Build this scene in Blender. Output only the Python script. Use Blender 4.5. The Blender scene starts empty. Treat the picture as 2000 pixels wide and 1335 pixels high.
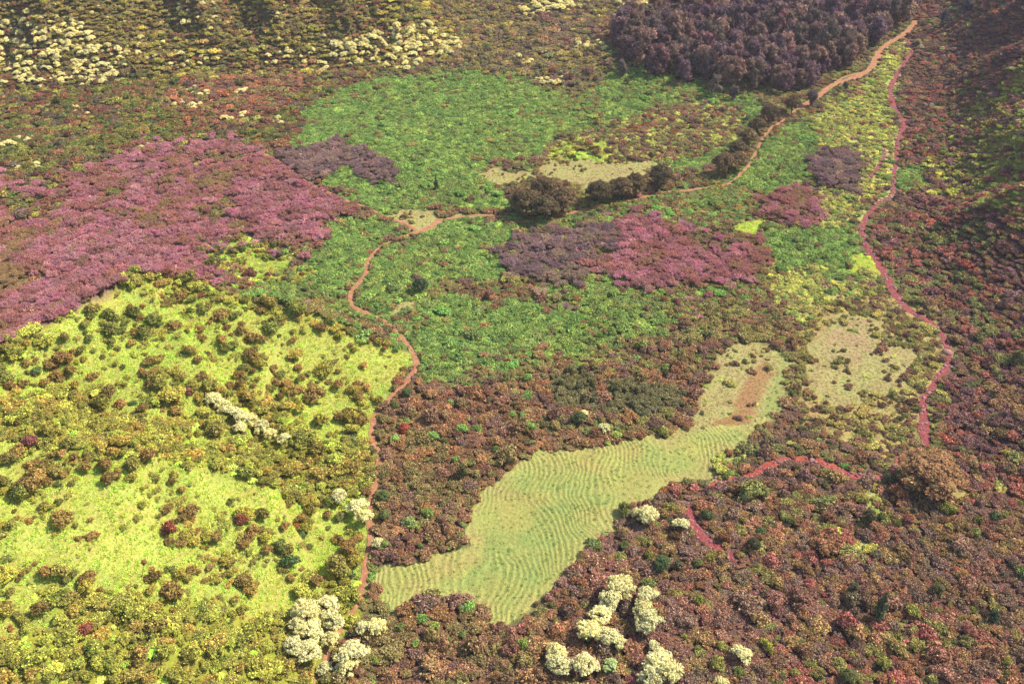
import bpy, math, random
import numpy as np
from mathutils import Vector

R = math.radians
S = bpy.context.scene
COL = S.collection
rng = np.random.default_rng(7)
random.seed(7)

# ------------------------------------------------------------------ camera
CAM_H, PITCH, FPX = 250.0, R(35.0), 1944.0          # FPX: focal length in photo pixels (photo 2000 wide)
cam = bpy.data.cameras.new('camera'); cam_o = bpy.data.objects.new('camera', cam); COL.objects.link(cam_o)
cam_o.location = (0, 0, CAM_H); cam_o.rotation_euler = (R(90) - PITCH, 0, 0)
cam.sensor_width = 36; cam.lens = 36 * FPX / 2000; cam.clip_start = 1; cam.clip_end = 20000
S.camera = cam_o

# ------------------------------------------------------------------ sky and sun
SUN_AZ, SUN_EL = math.atan2(.94, .34), R(46)        # azimuth measured from +y towards +x
w = bpy.data.worlds.new('World'); S.world = w; w.use_nodes = True
nt = w.node_tree; bg = nt.nodes['Background']
sky = nt.nodes.new('ShaderNodeTexSky'); sky.sky_type = 'NISHITA'; sky.sun_disc = False
sky.sun_elevation = SUN_EL; sky.sun_rotation = SUN_AZ; sky.altitude = 200
nt.links.new(sky.outputs[0], bg.inputs[0]); bg.inputs[1].default_value = .13
sd = bpy.data.lights.new('sun', 'SUN'); so = bpy.data.objects.new('sun', sd); COL.objects.link(so)
sd.energy = 5.0; sd.angle = R(.5); sd.color = (1, .95, .86)
sdir = Vector((math.sin(SUN_AZ) * math.cos(SUN_EL), math.cos(SUN_AZ) * math.cos(SUN_EL), math.sin(SUN_EL)))
so.rotation_euler = sdir.to_track_quat('Z', 'Y').to_euler(); so.location = (400, 300, 500)
S.view_settings.view_transform = 'Standard'; S.view_settings.look = 'None'
S.view_settings.gamma = 1; S.view_settings.exposure = 0.98

HAZE = .00005
S.cycles.volume_bounces = 2

# ------------------------------------------------------------------ helpers
def lin(c):
    c = np.asarray(c, float) / 255
    return np.where(c <= .04045, c / 12.92, ((c + .055) / 1.055) ** 2.4)

def _hash(i, j, s):
    n = (i.astype(np.int64) * 374761393 + j.astype(np.int64) * 668265263 + s * 1274126177) & 0xffffffff
    n = ((n ^ (n >> 13)) * 1274126177) & 0xffffffff
    n = (n ^ (n >> 16)) & 0xffffffff
    return n / 4294967295.0
def vnoise(x, y, s=0):
    x = np.asarray(x, float); y = np.asarray(y, float)
    i = np.floor(x); j = np.floor(y); fx = x - i; fy = y - j
    fx = fx * fx * (3 - 2 * fx); fy = fy * fy * (3 - 2 * fy)
    a = _hash(i, j, s); b = _hash(i + 1, j, s); c = _hash(i, j + 1, s); d = _hash(i + 1, j + 1, s)
    return (a + (b - a) * fx) * (1 - fy) + (c + (d - c) * fx) * fy
def fbm(x, y, s=0, o=4):
    v = 0; a = .5; t = 0
    for k in range(o):
        v = v + a * vnoise(x * 2 ** k, y * 2 ** k, s + k * 17); t += a; a *= .5
    return v / t                                    # 0..1
def sstep(a, b, x):
    t = np.clip((x - a) / (b - a), 0, 1); return t * t * (3 - 2 * t)

CP, SP = math.cos(PITCH), math.sin(PITCH)
def at_z(px, py, z=0.):                             # photo pixel -> point on the level z
    u = (px - 1000) / FPX; v = (667.5 - py) / FPX
    dx, dy, dz = u, CP + v * SP, -SP + v * CP
    t = (z - CAM_H) / dz
    return np.array([dx * t, dy * t, z])
def proj(x, y, z):
    f = y * CP - (z - CAM_H) * SP; up = y * SP + (z - CAM_H) * CP
    f = np.maximum(f, 1)
    return 1000 + FPX * x / f, 667.5 - FPX * up / f, f

def poly_dist(x, y, P):                             # distance to a polyline, side sign, and position along it
    best = np.full(np.shape(x), 1e18); sg = np.zeros(np.shape(x)); tt = np.zeros(np.shape(x))
    for k in range(len(P) - 1):
        ax, ay = P[k][:2]; bx, by = P[k + 1][:2]; ex, ey = bx - ax, by - ay
        t = np.clip(((x - ax) * ex + (y - ay) * ey) / (ex * ex + ey * ey), 0, 1)
        qx, qy = x - ax - t * ex, y - ay - t * ey; d = qx * qx + qy * qy
        m = d < best
        cr = ex * (y - ay) - ey * (x - ax)
        best = np.where(m, d, best); sg = np.where(m, np.sign(cr), sg); tt = np.where(m, k + t, tt)
    return np.sqrt(best), sg, tt

def W(pts, z=0):
    return [at_z(p[0], p[1], p[2] if len(p) > 2 else z) for p in pts]

# ------------------------------------------------------------------ terrain
TRACK_PX = [(560, 1460), (600, 1375), (625, 1325), (640, 1285), (655, 1240), (690, 1190), (705, 1150), (716, 1100), (724, 1050), (722, 1000),
            (730, 955), (742, 915), (738, 880), (728, 850), (735, 810), (765, 775), (795, 745), (812, 715), (808, 690),
            (785, 660), (755, 630), (715, 610), (686, 595), (690, 565), (712, 535), (722, 505), (755, 475), (810, 455), (845, 440)]
ROAD_BASE = W(TRACK_PX)
RIDGE = W([(806, 690, 0), (700, 645, 9), (560, 590, 21), (440, 560, 30), (340, 533, 37), (270, 535, 41), (150, 600, 45),
           (0, 672, 50), (-250, 790, 58), (-600, 950, 66)])
RBASE = W([(1800, -250), (1775, 60), (1775, 230), (1765, 390), (1715, 450), (1755, 520), (1860, 620), (1880, 700), (1870, 850),
           (1990, 960), (2150, 1150), (2300, 1500), (2400, 2300)])
LBASE = W([(-1200, 330), (-400, 230), (0, 188), (300, 158), (500, 150), (700, 140), (850, 120), (905, 85), (925, 30), (935, -60), (950, -170)])
SPUR = W([(-100, 850, 36), (150, 880, 30), (350, 905, 22), (520, 960, 12), (700, 1010, 3)])
GULLY = W([(-100, 790, 36), (200, 850, 28), (450, 880, 18), (600, 900, 9), (720, 940, 2)])

def inpoly(px, py, P):
    r = np.zeros(np.shape(px), bool); n = len(P)
    for i in range(n):
        x1, y1 = P[i]; x2, y2 = P[(i + 1) % n]
        if y1 == y2: continue
        c = ((y1 > py) != (y2 > py)) & (px < (x2 - x1) * (py - y1) / (y2 - y1) + x1)
        r ^= c
    return r
RPOLY = [(p[0], p[1]) for p in RBASE] + [(9000, -4000), (9000, 9000), (RBASE[0][0] + 400, 9000)]
LPOLY = [(p[0], p[1]) for p in LBASE] + [(LBASE[-1][0], 9000), (-9000, 9000), (-9000, LBASE[0][1])]
def height(x, y):
    x = np.asarray(x, float); y = np.asarray(y, float)
    z = (fbm(x / 70, y / 70, 3) - .5) * 4
    z = z + sstep(560, 1100, y) * 14
    # spur on the left, between the track and its crest
    dr, _, _ = poly_dist(x, y, ROAD_BASE); dg, sg, tg = poly_dist(x, y, RIDGE)
    hr = np.interp(tg, np.arange(len(RIDGE)), [p[2] for p in RIDGE])
    rx = np.interp(y, [p[1] for p in ROAD_BASE], [p[0] for p in ROAD_BASE])   # track x at this y (monotone enough)
    near = hr * (dr / (dr + dg + 1e-6)) ** .85
    dsp, _, _ = poly_dist(x, y, SPUR); dgu, _, _ = poly_dist(x, y, GULLY)
    near = near + (10 * np.exp(-(dsp / 22) ** 2) - 7 * np.exp(-(dgu / 20) ** 2)) * sstep(5, 40, dr)
    near = near + (fbm(x / 30, y / 30, 9) - .5) * 13 * sstep(3, 30, dr)
    far = hr - .85 * np.maximum(dg - 1, 0)
    left = x < rx
    h = np.where(sg > 0, near * 1.0, far)           # sg<0: camera side of the crest
    h = np.where(left | (sg < 0), h, 0)
    h = np.where((sg < 0) & (x > RIDGE[0][0] - 2), 0, h)
    z = z + np.maximum(h, 0)
    # slope right of the stream
    d, s, _ = poly_dist(x, y, RBASE); d = np.where(inpoly(x, y, RPOLY), d, 0)
    k = d * d / (d + 25)
    z = z + k * .5 + (fbm(x / 55, y / 80, 21) - .5) * 34 * sstep(15, 90, d) + (1 - np.abs(2 * fbm((x + y * .6) / 60, (y - x * .6) / 130, 23, 3) - 1)) * 30 * sstep(20, 70, d) * sstep(380, 480, y)
    # steep hillside top left
    d, s, _ = poly_dist(x, y, LBASE); d = np.where(inpoly(x, y, LPOLY), d, 0)
    k = d * d / (d + 12)
    z = z + 150 * (1 - np.exp(-k * .8 / 150)) * 1.2 + (fbm(x / 40, y / 60, 31) - .5) * 14 * sstep(8, 50, d) - np.abs(2 * fbm((x + .35 * y) / 58, y / 400, 33, 2) - 1) * 46 * sstep(6, 60, d)
    # country behind
    z = z + sstep(930, 2400, y) * 300 + (fbm(x / 120, y / 120, 41) - .5) * 40 * sstep(760, 980, y)
    return z

def gpt(px, py):                                    # photo pixel -> point on the ground
    u = (px - 1000) / FPX; v = (667.5 - py) / FPX
    d = np.array([u, CP + v * SP, -SP + v * CP])
    t = np.arange(120, 2600, 2.0)
    P = d[None] * t[:, None]; P[:, 2] += CAM_H
    below = P[:, 2] < height(P[:, 0], P[:, 1])
    i = int(np.argmax(below)) if below.any() else len(t) - 1
    a, b = t[max(i - 1, 0)], t[i]
    for _ in range(10):
        m = (a + b) / 2; q = d * m
        if q[2] + CAM_H < height(q[0], q[1]): b = m
        else: a = m
    q = d * b
    return np.array([q[0], q[1], float(height(q[0], q[1]))])

# ------------------------------------------------------------------ land cover: outlines of the vegetation patches
COVER = [
 ('back', [(740, -300), (2500, -300), (2500, 0), (1790, 0), (1240, 20), (1200, 110), (1140, 170), (1060, 165), (960, 140), (850, 130), (905, 85), (830, 0)]),
 ('hilltl', [(-900, -500), (800, -500), (850, 0), (905, 70), (890, 105), (760, 140), (520, 145), (300, 150), (0, 180), (-900, 300)]),
 ('olivemix', [(-900, 200), (300, 150), (720, 145), (640, 190), (580, 215), (600, 235), (560, 290), (480, 285), (300, 290), (200, 320), (120, 370), (-900, 390)]),
 ('rust', [(360, 150), (620, 150), (560, 215), (480, 240), (360, 250), (330, 200)]),
 ('green', [(560, 225), (700, 160), (850, 140), (1010, 145), (1120, 195), (1210, 125), (1330, 165), (1480, 195), (1500, 215), (1440, 290), (1380, 330), (1290, 340), (1180, 270), (1080, 270), (1050, 300), (930, 330), (980, 370), (990, 410), (840, 405), (790, 420), (740, 415), (650, 370), (600, 330), (560, 275), (600, 240)]),
 ('mixyel', [(1180, 250), (1260, 215), (1400, 200), (1470, 230), (1400, 300), (1330, 310), (1240, 330), (1050, 335), (1060, 285), (1120, 265)]),
 ('shrubyel', [(1070, 300), (1130, 275), (1190, 285), (1200, 320), (1090, 330)]),
 ('back', [(1040, 140), (1140, 130), (1130, 180), (1090, 168)]),
 ('green', [(1200, 40), (1230, 15), (1300, 10), (1290, 45), (1210, 60)]),
 ('forest', [(1200, 75), (1230, 45), (1330, 10), (1450, -20), (1560, -60), (1870, -60), (1860, 20), (1815, 35), (1770, 50), (1715, 85), (1700, 120), (1610, 150), (1570, 185), (1530, 195), (1470, 175), (1330, 165), (1240, 135), (1205, 110)]),
 ('purple', [(-900, 420), (0, 360), (120, 370), (200, 320), (300, 290), (420, 275), (480, 285), (575, 335), (640, 380), (720, 410), (690, 425), (640, 430), (610, 445), (645, 480), (560, 485), (440, 465), (375, 480), (430, 560), (350, 545), (270, 530), (150, 600), (0, 680), (-900, 1000)]),
 ('olivemix', [(-50, 385), (60, 375), (160, 395), (110, 430), (20, 440)]),
 ('olivemix', [(200, 375), (250, 365), (265, 385), (220, 400)]),
 ('purple2', [(540, 300), (600, 290), (660, 265), (765, 320), (772, 352), (720, 352), (680, 325), (640, 340), (620, 370), (590, 350)]),
 ('green', [(640, 430), (720, 425), (790, 450), (740, 480), (710, 520), (680, 560), (640, 600), (560, 560), (600, 520), (640, 470)]),
 ('shrubyel', [(360, 480), (470, 462), (545, 472), (560, 500), (620, 530), (560, 560), (480, 555), (430, 530), (400, 490)]),
 ('greenscrub', [(480, 560), (560, 545), (690, 590), (780, 650), (800, 690), (700, 650), (560, 600), (430, 565)]),
 ('green', [(700, 590), (712, 550), (730, 505), (810, 460), (850, 430), (1000, 430), (1010, 470), (1000, 500), (985, 540), (860, 570), (1000, 590), (1100, 600), (1160, 620), (1120, 680), (1000, 720), (1000, 745), (900, 745), (820, 745), (825, 700), (790, 645), (740, 610)]),
 ('greenscrub', [(870, 425), (1110, 420), (1280, 385), (1470, 360), (1590, 370), (1500, 385), (1440, 440), (1290, 435), (1150, 450), (1010, 475), (990, 440)]),
 ('greenscrub', [(1010, 560), (1060, 545), (1210, 545), (1300, 560), (1420, 560), (1500, 580), (1440, 640), (1400, 670), (1270, 650), (1140, 700), (1000, 740), (900, 740), (920, 690), (1100, 640), (1160, 610)]),
 ('mixbrown', [(850, 550), (940, 545), (1000, 540), (1070, 560), (1000, 580), (900, 580), (845, 580)]),
 ('purple', [(990, 500), (1020, 470), (1150, 448), (1290, 430), (1380, 480), (1490, 465), (1500, 510), (1450, 550), (1300, 560), (1200, 545), (1060, 545), (1000, 540)]),
 ('purple', [(1480, 400), (1500, 382), (1595, 375), (1595, 435), (1500, 432)]),
 ('purple2', [(1585, 305), (1620, 280), (1690, 310), (1680, 360), (1600, 367)]),
 ('green', [(1490, 455), (1590, 430), (1660, 440), (1680, 500), (1650, 560), (1540, 530), (1500, 500)]),
 ('green', [(1480, 300), (1540, 235), (1605, 240), (1590, 290), (1580, 350), (1540, 368), (1440, 368), (1430, 350)]),
 ('yscrub', [(1590, 235), (1640, 180), (1700, 150), (1730, 85), (1775, 80), (1750, 160), (1748, 230), (1762, 260), (1750, 380), (1700, 400), (1680, 440), (1600, 432), (1595, 375), (1680, 365), (1690, 320), (1650, 290), (1600, 290)]),
 ('ygrass', [(1430, 445), (1460, 425), (1505, 432), (1480, 458)]),
 ('ygrass', [(1655, 520), (1680, 500), (1715, 505), (1725, 535), (1680, 545)]),
 ('yscrub', [(1500, 500), (1650, 545), (1730, 545), (1740, 560), (1690, 600), (1560, 640), (1500, 590)]),
 ('ybrown', [(1540, 640), (1680, 575), (1750, 570), (1830, 630), (1855, 700), (1810, 770), (1805, 870), (1740, 905), (1640, 870), (1560, 820), (1540, 700)]),
 ('pale', [(1590, 665), (1640, 612), (1710, 618), (1740, 665), (1790, 690), (1760, 740), (1700, 790), (1650, 805), (1600, 790), (1565, 740)]),
 ('mixbrown', [(1400, 600), (1500, 580), (1560, 640), (1550, 720), (1540, 800), (1600, 870), (1500, 860), (1530, 780), (1535, 700), (1480, 660), (1400, 690), (1280, 690), (1300, 640)]),
 ('pale', [(925, 335), (1030, 328), (1060, 345), (1000, 366), (955, 360)]),
 ('pale', [(1050, 325), (1100, 310), (1230, 320), (1320, 318), (1250, 345), (1150, 372), (1070, 345)]),
 ('pale', [(740, 420), (800, 405), (840, 402), (868, 425), (840, 455), (780, 440)]),
 ('pale', [(868, 420), (990, 425), (1000, 432), (866, 434)]),
 ('pale', [(770, 590), (825, 590), (820, 612), (775, 610)]),
 ('pale', [(1375, 720), (1400, 690), (1480, 665), (1535, 705), (1530, 765), (1490, 830), (1400, 840), (1335, 835), (1365, 770)]),
 ('olive', [(-900, 1000), (0, 680), (150, 600), (270, 530), (350, 540), (440, 562), (560, 600), (700, 650), (812, 700), (790, 745), (735, 800), (725, 1000), (700, 1180), (620, 1340), (600, 1700), (-900, 1700)]),
 ('slope', [(90, 655), (250, 562), (330, 568), (440, 590), (560, 630), (700, 660), (805, 705), (790, 745), (740, 790), (700, 810), (640, 855), (600, 850), (560, 790), (420, 762), (380, 770), (330, 790), (200, 765), (100, 770), (-300, 830), (-300, 740), (80, 690)]),
 ('bright', [(640, 670), (700, 660), (808, 705), (770, 760), (690, 740)]),
 ('bright', [(60, 660), (150, 602), (250, 560), (260, 585), (170, 625), (100, 670)]),
 ('slope', [(-400, 840), (40, 868), (200, 885), (350, 895), (440, 935), (600, 985), (650, 985), (715, 1000), (720, 1040), (712, 1110), (640, 1150), (520, 1165), (400, 1165), (250, 1175), (100, 1165), (-400, 1180)]),
 ('bright', [(40, 985), (200, 930), (330, 985), (330, 1090), (90, 1120), (30, 1060)]),
 ('bright', [(350, 905), (450, 950), (640, 995), (715, 1010), (712, 1050), (600, 1020), (430, 985)]),
 ('brown', [(740, 800), (790, 760), (850, 745), (1000, 745), (1100, 715), (1200, 680), (1290, 690), (1400, 690), (1370, 760), (1335, 835), (1300, 865), (1220, 845), (1180, 870), (1050, 880), (1000, 925), (925, 960), (915, 1010), (915, 1072), (815, 1095), (745, 1110), (728, 1030), (745, 900)]),
 ('mixbrown', [(850, 740), (1000, 735), (1110, 705), (1210, 675), (1400, 680), (1390, 720), (1290, 735), (1180, 725), (1060, 735), (980, 775), (900, 770)]),
 ('mixbrown', [(1040, 800), (1200, 812), (1330, 808), (1300, 862), (1210, 842), (1150, 850), (1060, 850)]),
 ('purple2', [(985, 495), (1020, 468), (1150, 448), (1215, 445), (1190, 500), (1140, 545), (1060, 547), (1000, 540)]),
 ('mixbrown', [(1150, 485), (1200, 480), (1215, 520), (1160, 525)]),
 ('hedge', [(1185, 738), (1260, 748), (1335, 765), (1335, 802), (1240, 808), (1195, 808)]),
 ('hedge', [(1070, 735), (1110, 722), (1160, 732), (1180, 790), (1150, 800), (1080, 798)]),
 ('maroon', [(560, 1500), (640, 1290), (700, 1195), (790, 1205), (880, 1165), (945, 1190), (935, 1232), (980, 1240), (1060, 1175), (1140, 1080), (1240, 985), (1300, 935), (1350, 925), (1400, 945), (1500, 905), (1600, 905), (1700, 935), (1900, 950), (2600, 900), (2600, 1800), (500, 1800)]),
 ('brown', [(620, 1340), (700, 1190), (790, 1205), (880, 1165), (945, 1190), (935, 1235), (1000, 1235), (1150, 1230), (1200, 1340), (1200, 1700), (500, 1700)]),
 ('mixbrown', [(1480, 850), (1640, 860), (1740, 905), (1700, 935), (1600, 900), (1500, 905), (1440, 930), (1400, 940), (1410, 900), (1460, 870)]),
 ('yscrub', [(1400, 885), (1460, 880), (1450, 935), (1420, 945), (1395, 935)]),
 ('yscrub', [(1690, 935), (1715, 930), (1720, 1000), (1690, 1000)]),
 ('yscrub', [(1610, 1045), (1700, 1045), (1720, 1090), (1660, 1090)]),
 ('yscrub', [(1840, 945), (1900, 940), (1920, 985), (1870, 980)]),
 ('dark', [(1790, -300), (1780, 60), (1765, 230), (1748, 390), (1700, 450), (1745, 520), (1850, 620), (1868, 700), (1830, 850), (1900, 950), (2600, 1000), (2600, -300)]),
 ('patchy', [(1860, 290), (1900, 220), (1990, 130), (2600, -100), (2600, 500), (2000, 450), (1920, 400), (1790, 375), (1775, 310)]),
  ('green', [(1745, 330), (1800, 325), (1810, 365), (1745, 380)]),
 ('field', [(740, 1180), (715, 1135), (745, 1098), (820, 1090), (918, 1072), (918, 1010), (928, 960), (1000, 920), (1050, 880), (1180, 870), (1220, 850), (1300, 862), (1340, 830), (1400, 838), (1480, 825), (1485, 845), (1465, 872), (1400, 885), (1395, 935), (1350, 932), (1300, 945), (1240, 985), (1180, 1035), (1140, 1085), (1110, 1130), (1060, 1170), (1015, 1200), (980, 1240), (935, 1232), (945, 1190), (880, 1165), (820, 1158), (790, 1205)]),
 ('field', [(1500, 760), (1515, 710), (1535, 705), (1530, 770), (1500, 830), (1480, 830)]),
]
CLS = ['mix', 'back', 'hilltl', 'olivemix', 'rust', 'green', 'mixyel', 'shrubyel', 'forest', 'purple', 'purple2', 'greenscrub', 'mixbrown',
       'yscrub', 'ybrown', 'pale', 'ygrass', 'olive', 'slope', 'bright', 'brown', 'hedge', 'maroon', 'dark', 'patchy', 'field']
CI = {c: i for i, c in enumerate(CLS)}

def cover(x, y, z=None):
    if z is None: z = height(x, y)
    px, py, f = proj(x, y, z)
    k = FPX / f                                     # photo pixels per metre here
    n1 = (fbm(x / 9, y / 9, 51, 3) - .5); n2 = (fbm(x / 9, y / 9, 61, 3) - .5)
    qx = px + n1 * 11 * k; qy = py + n2 * 9 * k
    fx = px + n1 * 8 * k; fy = py + n2 * 6 * k      # crisper edge for the mown-looking field
    c = np.zeros(np.shape(x), int)
    for name, P in COVER:
        c = np.where(inpoly(fx if name == 'field' else qx, fy if name == 'field' else qy, P), CI[name], c)
    pn = fbm(x / 26, y / 34, 141, 3)
    c = np.where((c == CI['purple']) & (pn > .69), CI['mixbrown'], c)
    c = np.where((c == CI['green']) & (pn > .72), CI['greenscrub'], c)
    c = np.where((c == CI['olive']) & (pn > .63) & (vnoise(x / 9, y / 9, 145) > .5), CI['slope'], c)
    dg, sg, _ = poly_dist(x, y, RIDGE)              # ground hidden behind the crest is the same wood as beyond it
    hid = (sg < 0) & (dg > 14) & (x < RIDGE[1][0]) & (dg < 140) & (c >= CI['olive']) & (c <= CI['bright'])
    c = np.where(hid, CI['purple'], c)
    return c

# ------------------------------------------------------------------ materials
def new_mat(name):
    m = bpy.data.materials.new(name); m.use_nodes = True
    n = m.node_tree.nodes; b = n['Principled BSDF']; b.inputs['Roughness'].default_value = .8
    b.inputs['Specular IOR Level'].default_value = .15
    return m, n, m.node_tree.links, b
def leaf_mat(name, attr_type, trans=.25):
    m, n, l, b = new_mat(name)
    a = n.new('ShaderNodeAttribute'); a.attribute_type = attr_type; a.attribute_name = 'tint'
    v = n.new('ShaderNodeAttribute'); v.attribute_name = 'lv'
    hs = n.new('ShaderNodeHueSaturation')
    mr = n.new('ShaderNodeMapRange'); mr.inputs[1].default_value = 0; mr.inputs[2].default_value = 1
    mr.inputs[3].default_value = .47; mr.inputs[4].default_value = .53
    fr = n.new('ShaderNodeMath'); fr.operation = 'FRACT'; mu = n.new('ShaderNodeMath'); mu.operation = 'MULTIPLY'; mu.inputs[1].default_value = 7.3
    l.new(v.outputs['Fac'], mu.inputs[0]); l.new(mu.outputs[0], fr.inputs[0]); l.new(fr.outputs[0], mr.inputs[0])
    l.new(mr.outputs[0], hs.inputs['Hue']); l.new(v.outputs['Fac'], hs.inputs['Value']); l.new(a.outputs['Color'], hs.inputs['Color'])
    l.new(hs.outputs[0], b.inputs['Base Color'])
    out = n['Material Output']; tr = n.new('ShaderNodeBsdfTranslucent'); mx = n.new('ShaderNodeMixShader'); mx.inputs[0].default_value = trans
    l.new(hs.outputs[0], tr.inputs[0]); l.new(b.outputs[0], mx.inputs[1]); l.new(tr.outputs[0], mx.inputs[2]); l.new(mx.outputs[0], out.inputs[0])
    return m
M_LEAF_I = leaf_mat('foliage_mass', 'INSTANCER')
M_LEAF_O = leaf_mat('foliage', 'OBJECT')
def bark(name, c1, c2):
    m, n, l, b = new_mat(name)
    t = n.new('ShaderNodeTexNoise'); t.inputs['Scale'].default_value = 3; r = n.new('ShaderNodeValToRGB')
    r.color_ramp.elements[0].color = (*lin(c1), 1); r.color_ramp.elements[1].color = (*lin(c2), 1)
    l.new(t.outputs[0], r.inputs[0]); l.new(r.outputs[0], b.inputs['Base Color']); return m
M_BARK = bark('bark', (70, 55, 45), (120, 100, 85))
def ground_mat():
    m, n, l, b = new_mat('soil_and_grass')
    a = n.new('ShaderNodeAttribute'); a.attribute_name = 'gcol'
    g = n.new('ShaderNodeNewGeometry')
    t = n.new('ShaderNodeTexNoise'); t.inputs['Scale'].default_value = 1.1; t.inputs['Detail'].default_value = 8; t.inputs['Roughness'].default_value = .7
    t2 = n.new('ShaderNodeTexNoise'); t2.inputs['Scale'].default_value = .09; t2.inputs['Detail'].default_value = 5
    l.new(g.outputs['Position'], t.inputs['Vector']); l.new(g.outputs['Position'], t2.inputs['Vector'])
    mr = n.new('ShaderNodeMapRange'); mr.inputs[1].default_value = .3; mr.inputs[2].default_value = .7; mr.inputs[3].default_value = .6; mr.inputs[4].default_value = 1.35
    mr2 = n.new('ShaderNodeMapRange'); mr2.inputs[1].default_value = .35; mr2.inputs[2].default_value = .65; mr2.inputs[3].default_value = .475; mr2.inputs[4].default_value = .515
    hs = n.new('ShaderNodeHueSaturation')
    l.new(t.outputs[0], mr.inputs[0]); l.new(t2.outputs[0], mr2.inputs[0])
    l.new(mr.outputs[0], hs.inputs['Value']); l.new(mr2.outputs[0], hs.inputs['Hue']); l.new(a.outputs['Color'], hs.inputs['Color'])
    l.new(hs.outputs[0], b.inputs['Base Color'])
    bp = n.new('ShaderNodeBump'); bp.inputs['Strength'].default_value = .8; bp.inputs['Distance'].default_value = .5
    l.new(t.outputs[0], bp.inputs['Height']); l.new(bp.outputs[0], b.inputs['Normal'])
    return m
M_GROUND = ground_mat()

# ------------------------------------------------------------------ meshes from arrays
def mesh_np(name, V, F, mats, attrs=(), smooth=False, midx=None):
    """F: (n,3) or (n,4) or a list of both kinds"""
    me = bpy.data.meshes.new(name)
    Fl = F if isinstance(F, list) else [F]
    me.vertices.add(len(V)); me.vertices.foreach_set('co', np.asarray(V, np.float32).ravel())
    loops = np.concatenate([f.ravel() for f in Fl]).astype(np.int32)
    cnt = np.concatenate([np.full(len(f), f.shape[1]) for f in Fl])
    me.loops.add(len(loops)); me.loops.foreach_set('vertex_index', loops)
    st = np.concatenate([[0], np.cumsum(cnt)[:-1]]).astype(np.int32)
    me.polygons.add(len(cnt)); me.polygons.foreach_set('loop_start', st); me.polygons.foreach_set('loop_total', cnt.astype(np.int32))
    if midx is not None: me.polygons.foreach_set('material_index', midx.astype(np.int32))
    if smooth: me.polygons.foreach_set('use_smooth', np.ones(len(cnt), bool))
    me.update(calc_edges=True)
    for an, typ, data in attrs:
        at = me.attributes.new(an, typ, 'POINT')
        at.data.foreach_set('color' if typ == 'FLOAT_COLOR' else ('vector' if typ == 'FLOAT_VECTOR' else 'value'), np.asarray(data, np.float32).ravel())
    for m in mats: me.materials.append(m)
    return me
def unit(v): return v / (np.linalg.norm(v, axis=-1, keepdims=True) + 1e-9)

def ico(sub=1):
    import bmesh
    bm = bmesh.new(); bmesh.ops.create_icosphere(bm, subdivisions=sub, radius=1)
    V = np.array([v.co[:] for v in bm.verts]); F = np.array([[v.index for v in f.verts] for f in bm.faces]); bm.free()
    return V, F
ICOV, ICOF = ico(2)

def leaves(r, C, RAD, n, size, aspect=1.0, out=.55, shell=(.82, 1.12), up=-.25, vary=.3, lean_up=0, clump=.42, per=14):
    """small leaf faces gathered in clumps that sit on the shells of lobes C (k,3) with radii RAD (k,3)"""
    nc = max(8, n // per)
    area = (RAD[:, 0] * RAD[:, 1] + RAD[:, 0] * RAD[:, 2]); k = r.choice(len(C), nc * 3, p=area / area.sum())
    d = unit(r.normal(size=(nc * 3, 3))); d[:, 2] = np.where(d[:, 2] < up, -d[:, 2], d[:, 2])
    P = C[k] + d * RAD[k] * r.uniform(*shell, nc * 3)[:, None]
    keep = np.ones(len(P), bool)
    for c, ra in zip(C, RAD):                       # none inside neighbouring lobes
        keep &= np.linalg.norm((P - c) / ra, axis=1) > .8
    P, d, k = P[keep][:nc], d[keep][:nc], k[keep][:nc]; nc = len(P)
    cr = clump * r.uniform(.6, 1.4, nc); cv = r.uniform(1 - vary, 1 + vary, nc)
    per = max(4, n // nc); q = np.repeat(np.arange(nc), per); n = len(q)
    e = unit(r.normal(size=(n, 3)) + d[q] * .7)
    P = P[q] + e * cr[q][:, None] * r.uniform(.55, 1.1, (n, 1)); d = unit(d[q] * .45 + e * .75)
    N = unit(d * out + r.normal(size=(n, 3)) * (1 - out) * .8 + [0, 0, .12])
    T = unit(np.cross(N, r.normal(size=(n, 3))))
    if lean_up: T = unit(T * (1 - lean_up) + (unit(d + [0, 0, .8]) + r.normal(size=(n, 3)) * .35) * lean_up); N = unit(np.cross(T, r.normal(size=(n, 3))))
    B = np.cross(N, T)
    sz = size * r.uniform(.6, 1.35, n)[:, None]
    a, b = T * sz, B * sz * aspect
    V = np.stack([P - a, P + b * .6 - a * .1, P + a, P - b * .6 - a * .1], 1).reshape(-1, 3)
    lv = np.repeat(cv[q] * np.exp(r.normal(size=n) * vary * 1.1), 4)
    F = np.arange(n * 4).reshape(-1, 4)
    return V, F, lv
def cores(C, RAD, r, f=.82):
    V, F = [], []
    for i, (c, ra) in enumerate(zip(C, RAD)):
        V.append(c + ICOV * ra * f * r.uniform(.88, 1.1, (len(ICOV), 1))); F.append(ICOF + i * len(ICOV))
    return np.concatenate(V), np.concatenate(F)
def tube(p0, p1, r0, r1, n=6):
    p0, p1 = np.array(p0, float), np.array(p1, float); d = unit(p1 - p0); a = unit(np.cross(d, [.31, .2, .93])); b = np.cross(d, a)
    th = np.arange(n) / n * 2 * np.pi; ring = np.cos(th)[:, None] * a + np.sin(th)[:, None] * b
    V = np.concatenate([p0 + ring * r0, p1 + ring * r1]); i = np.arange(n); j = (i + 1) % n
    return V, np.stack([i, j, j + n, i + n], 1)
def join(parts):
    V, F, o = [], [], 0
    for v, f in parts: V.append(v); F.append(f + o); o += len(v)
    return np.concatenate(V), F
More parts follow.
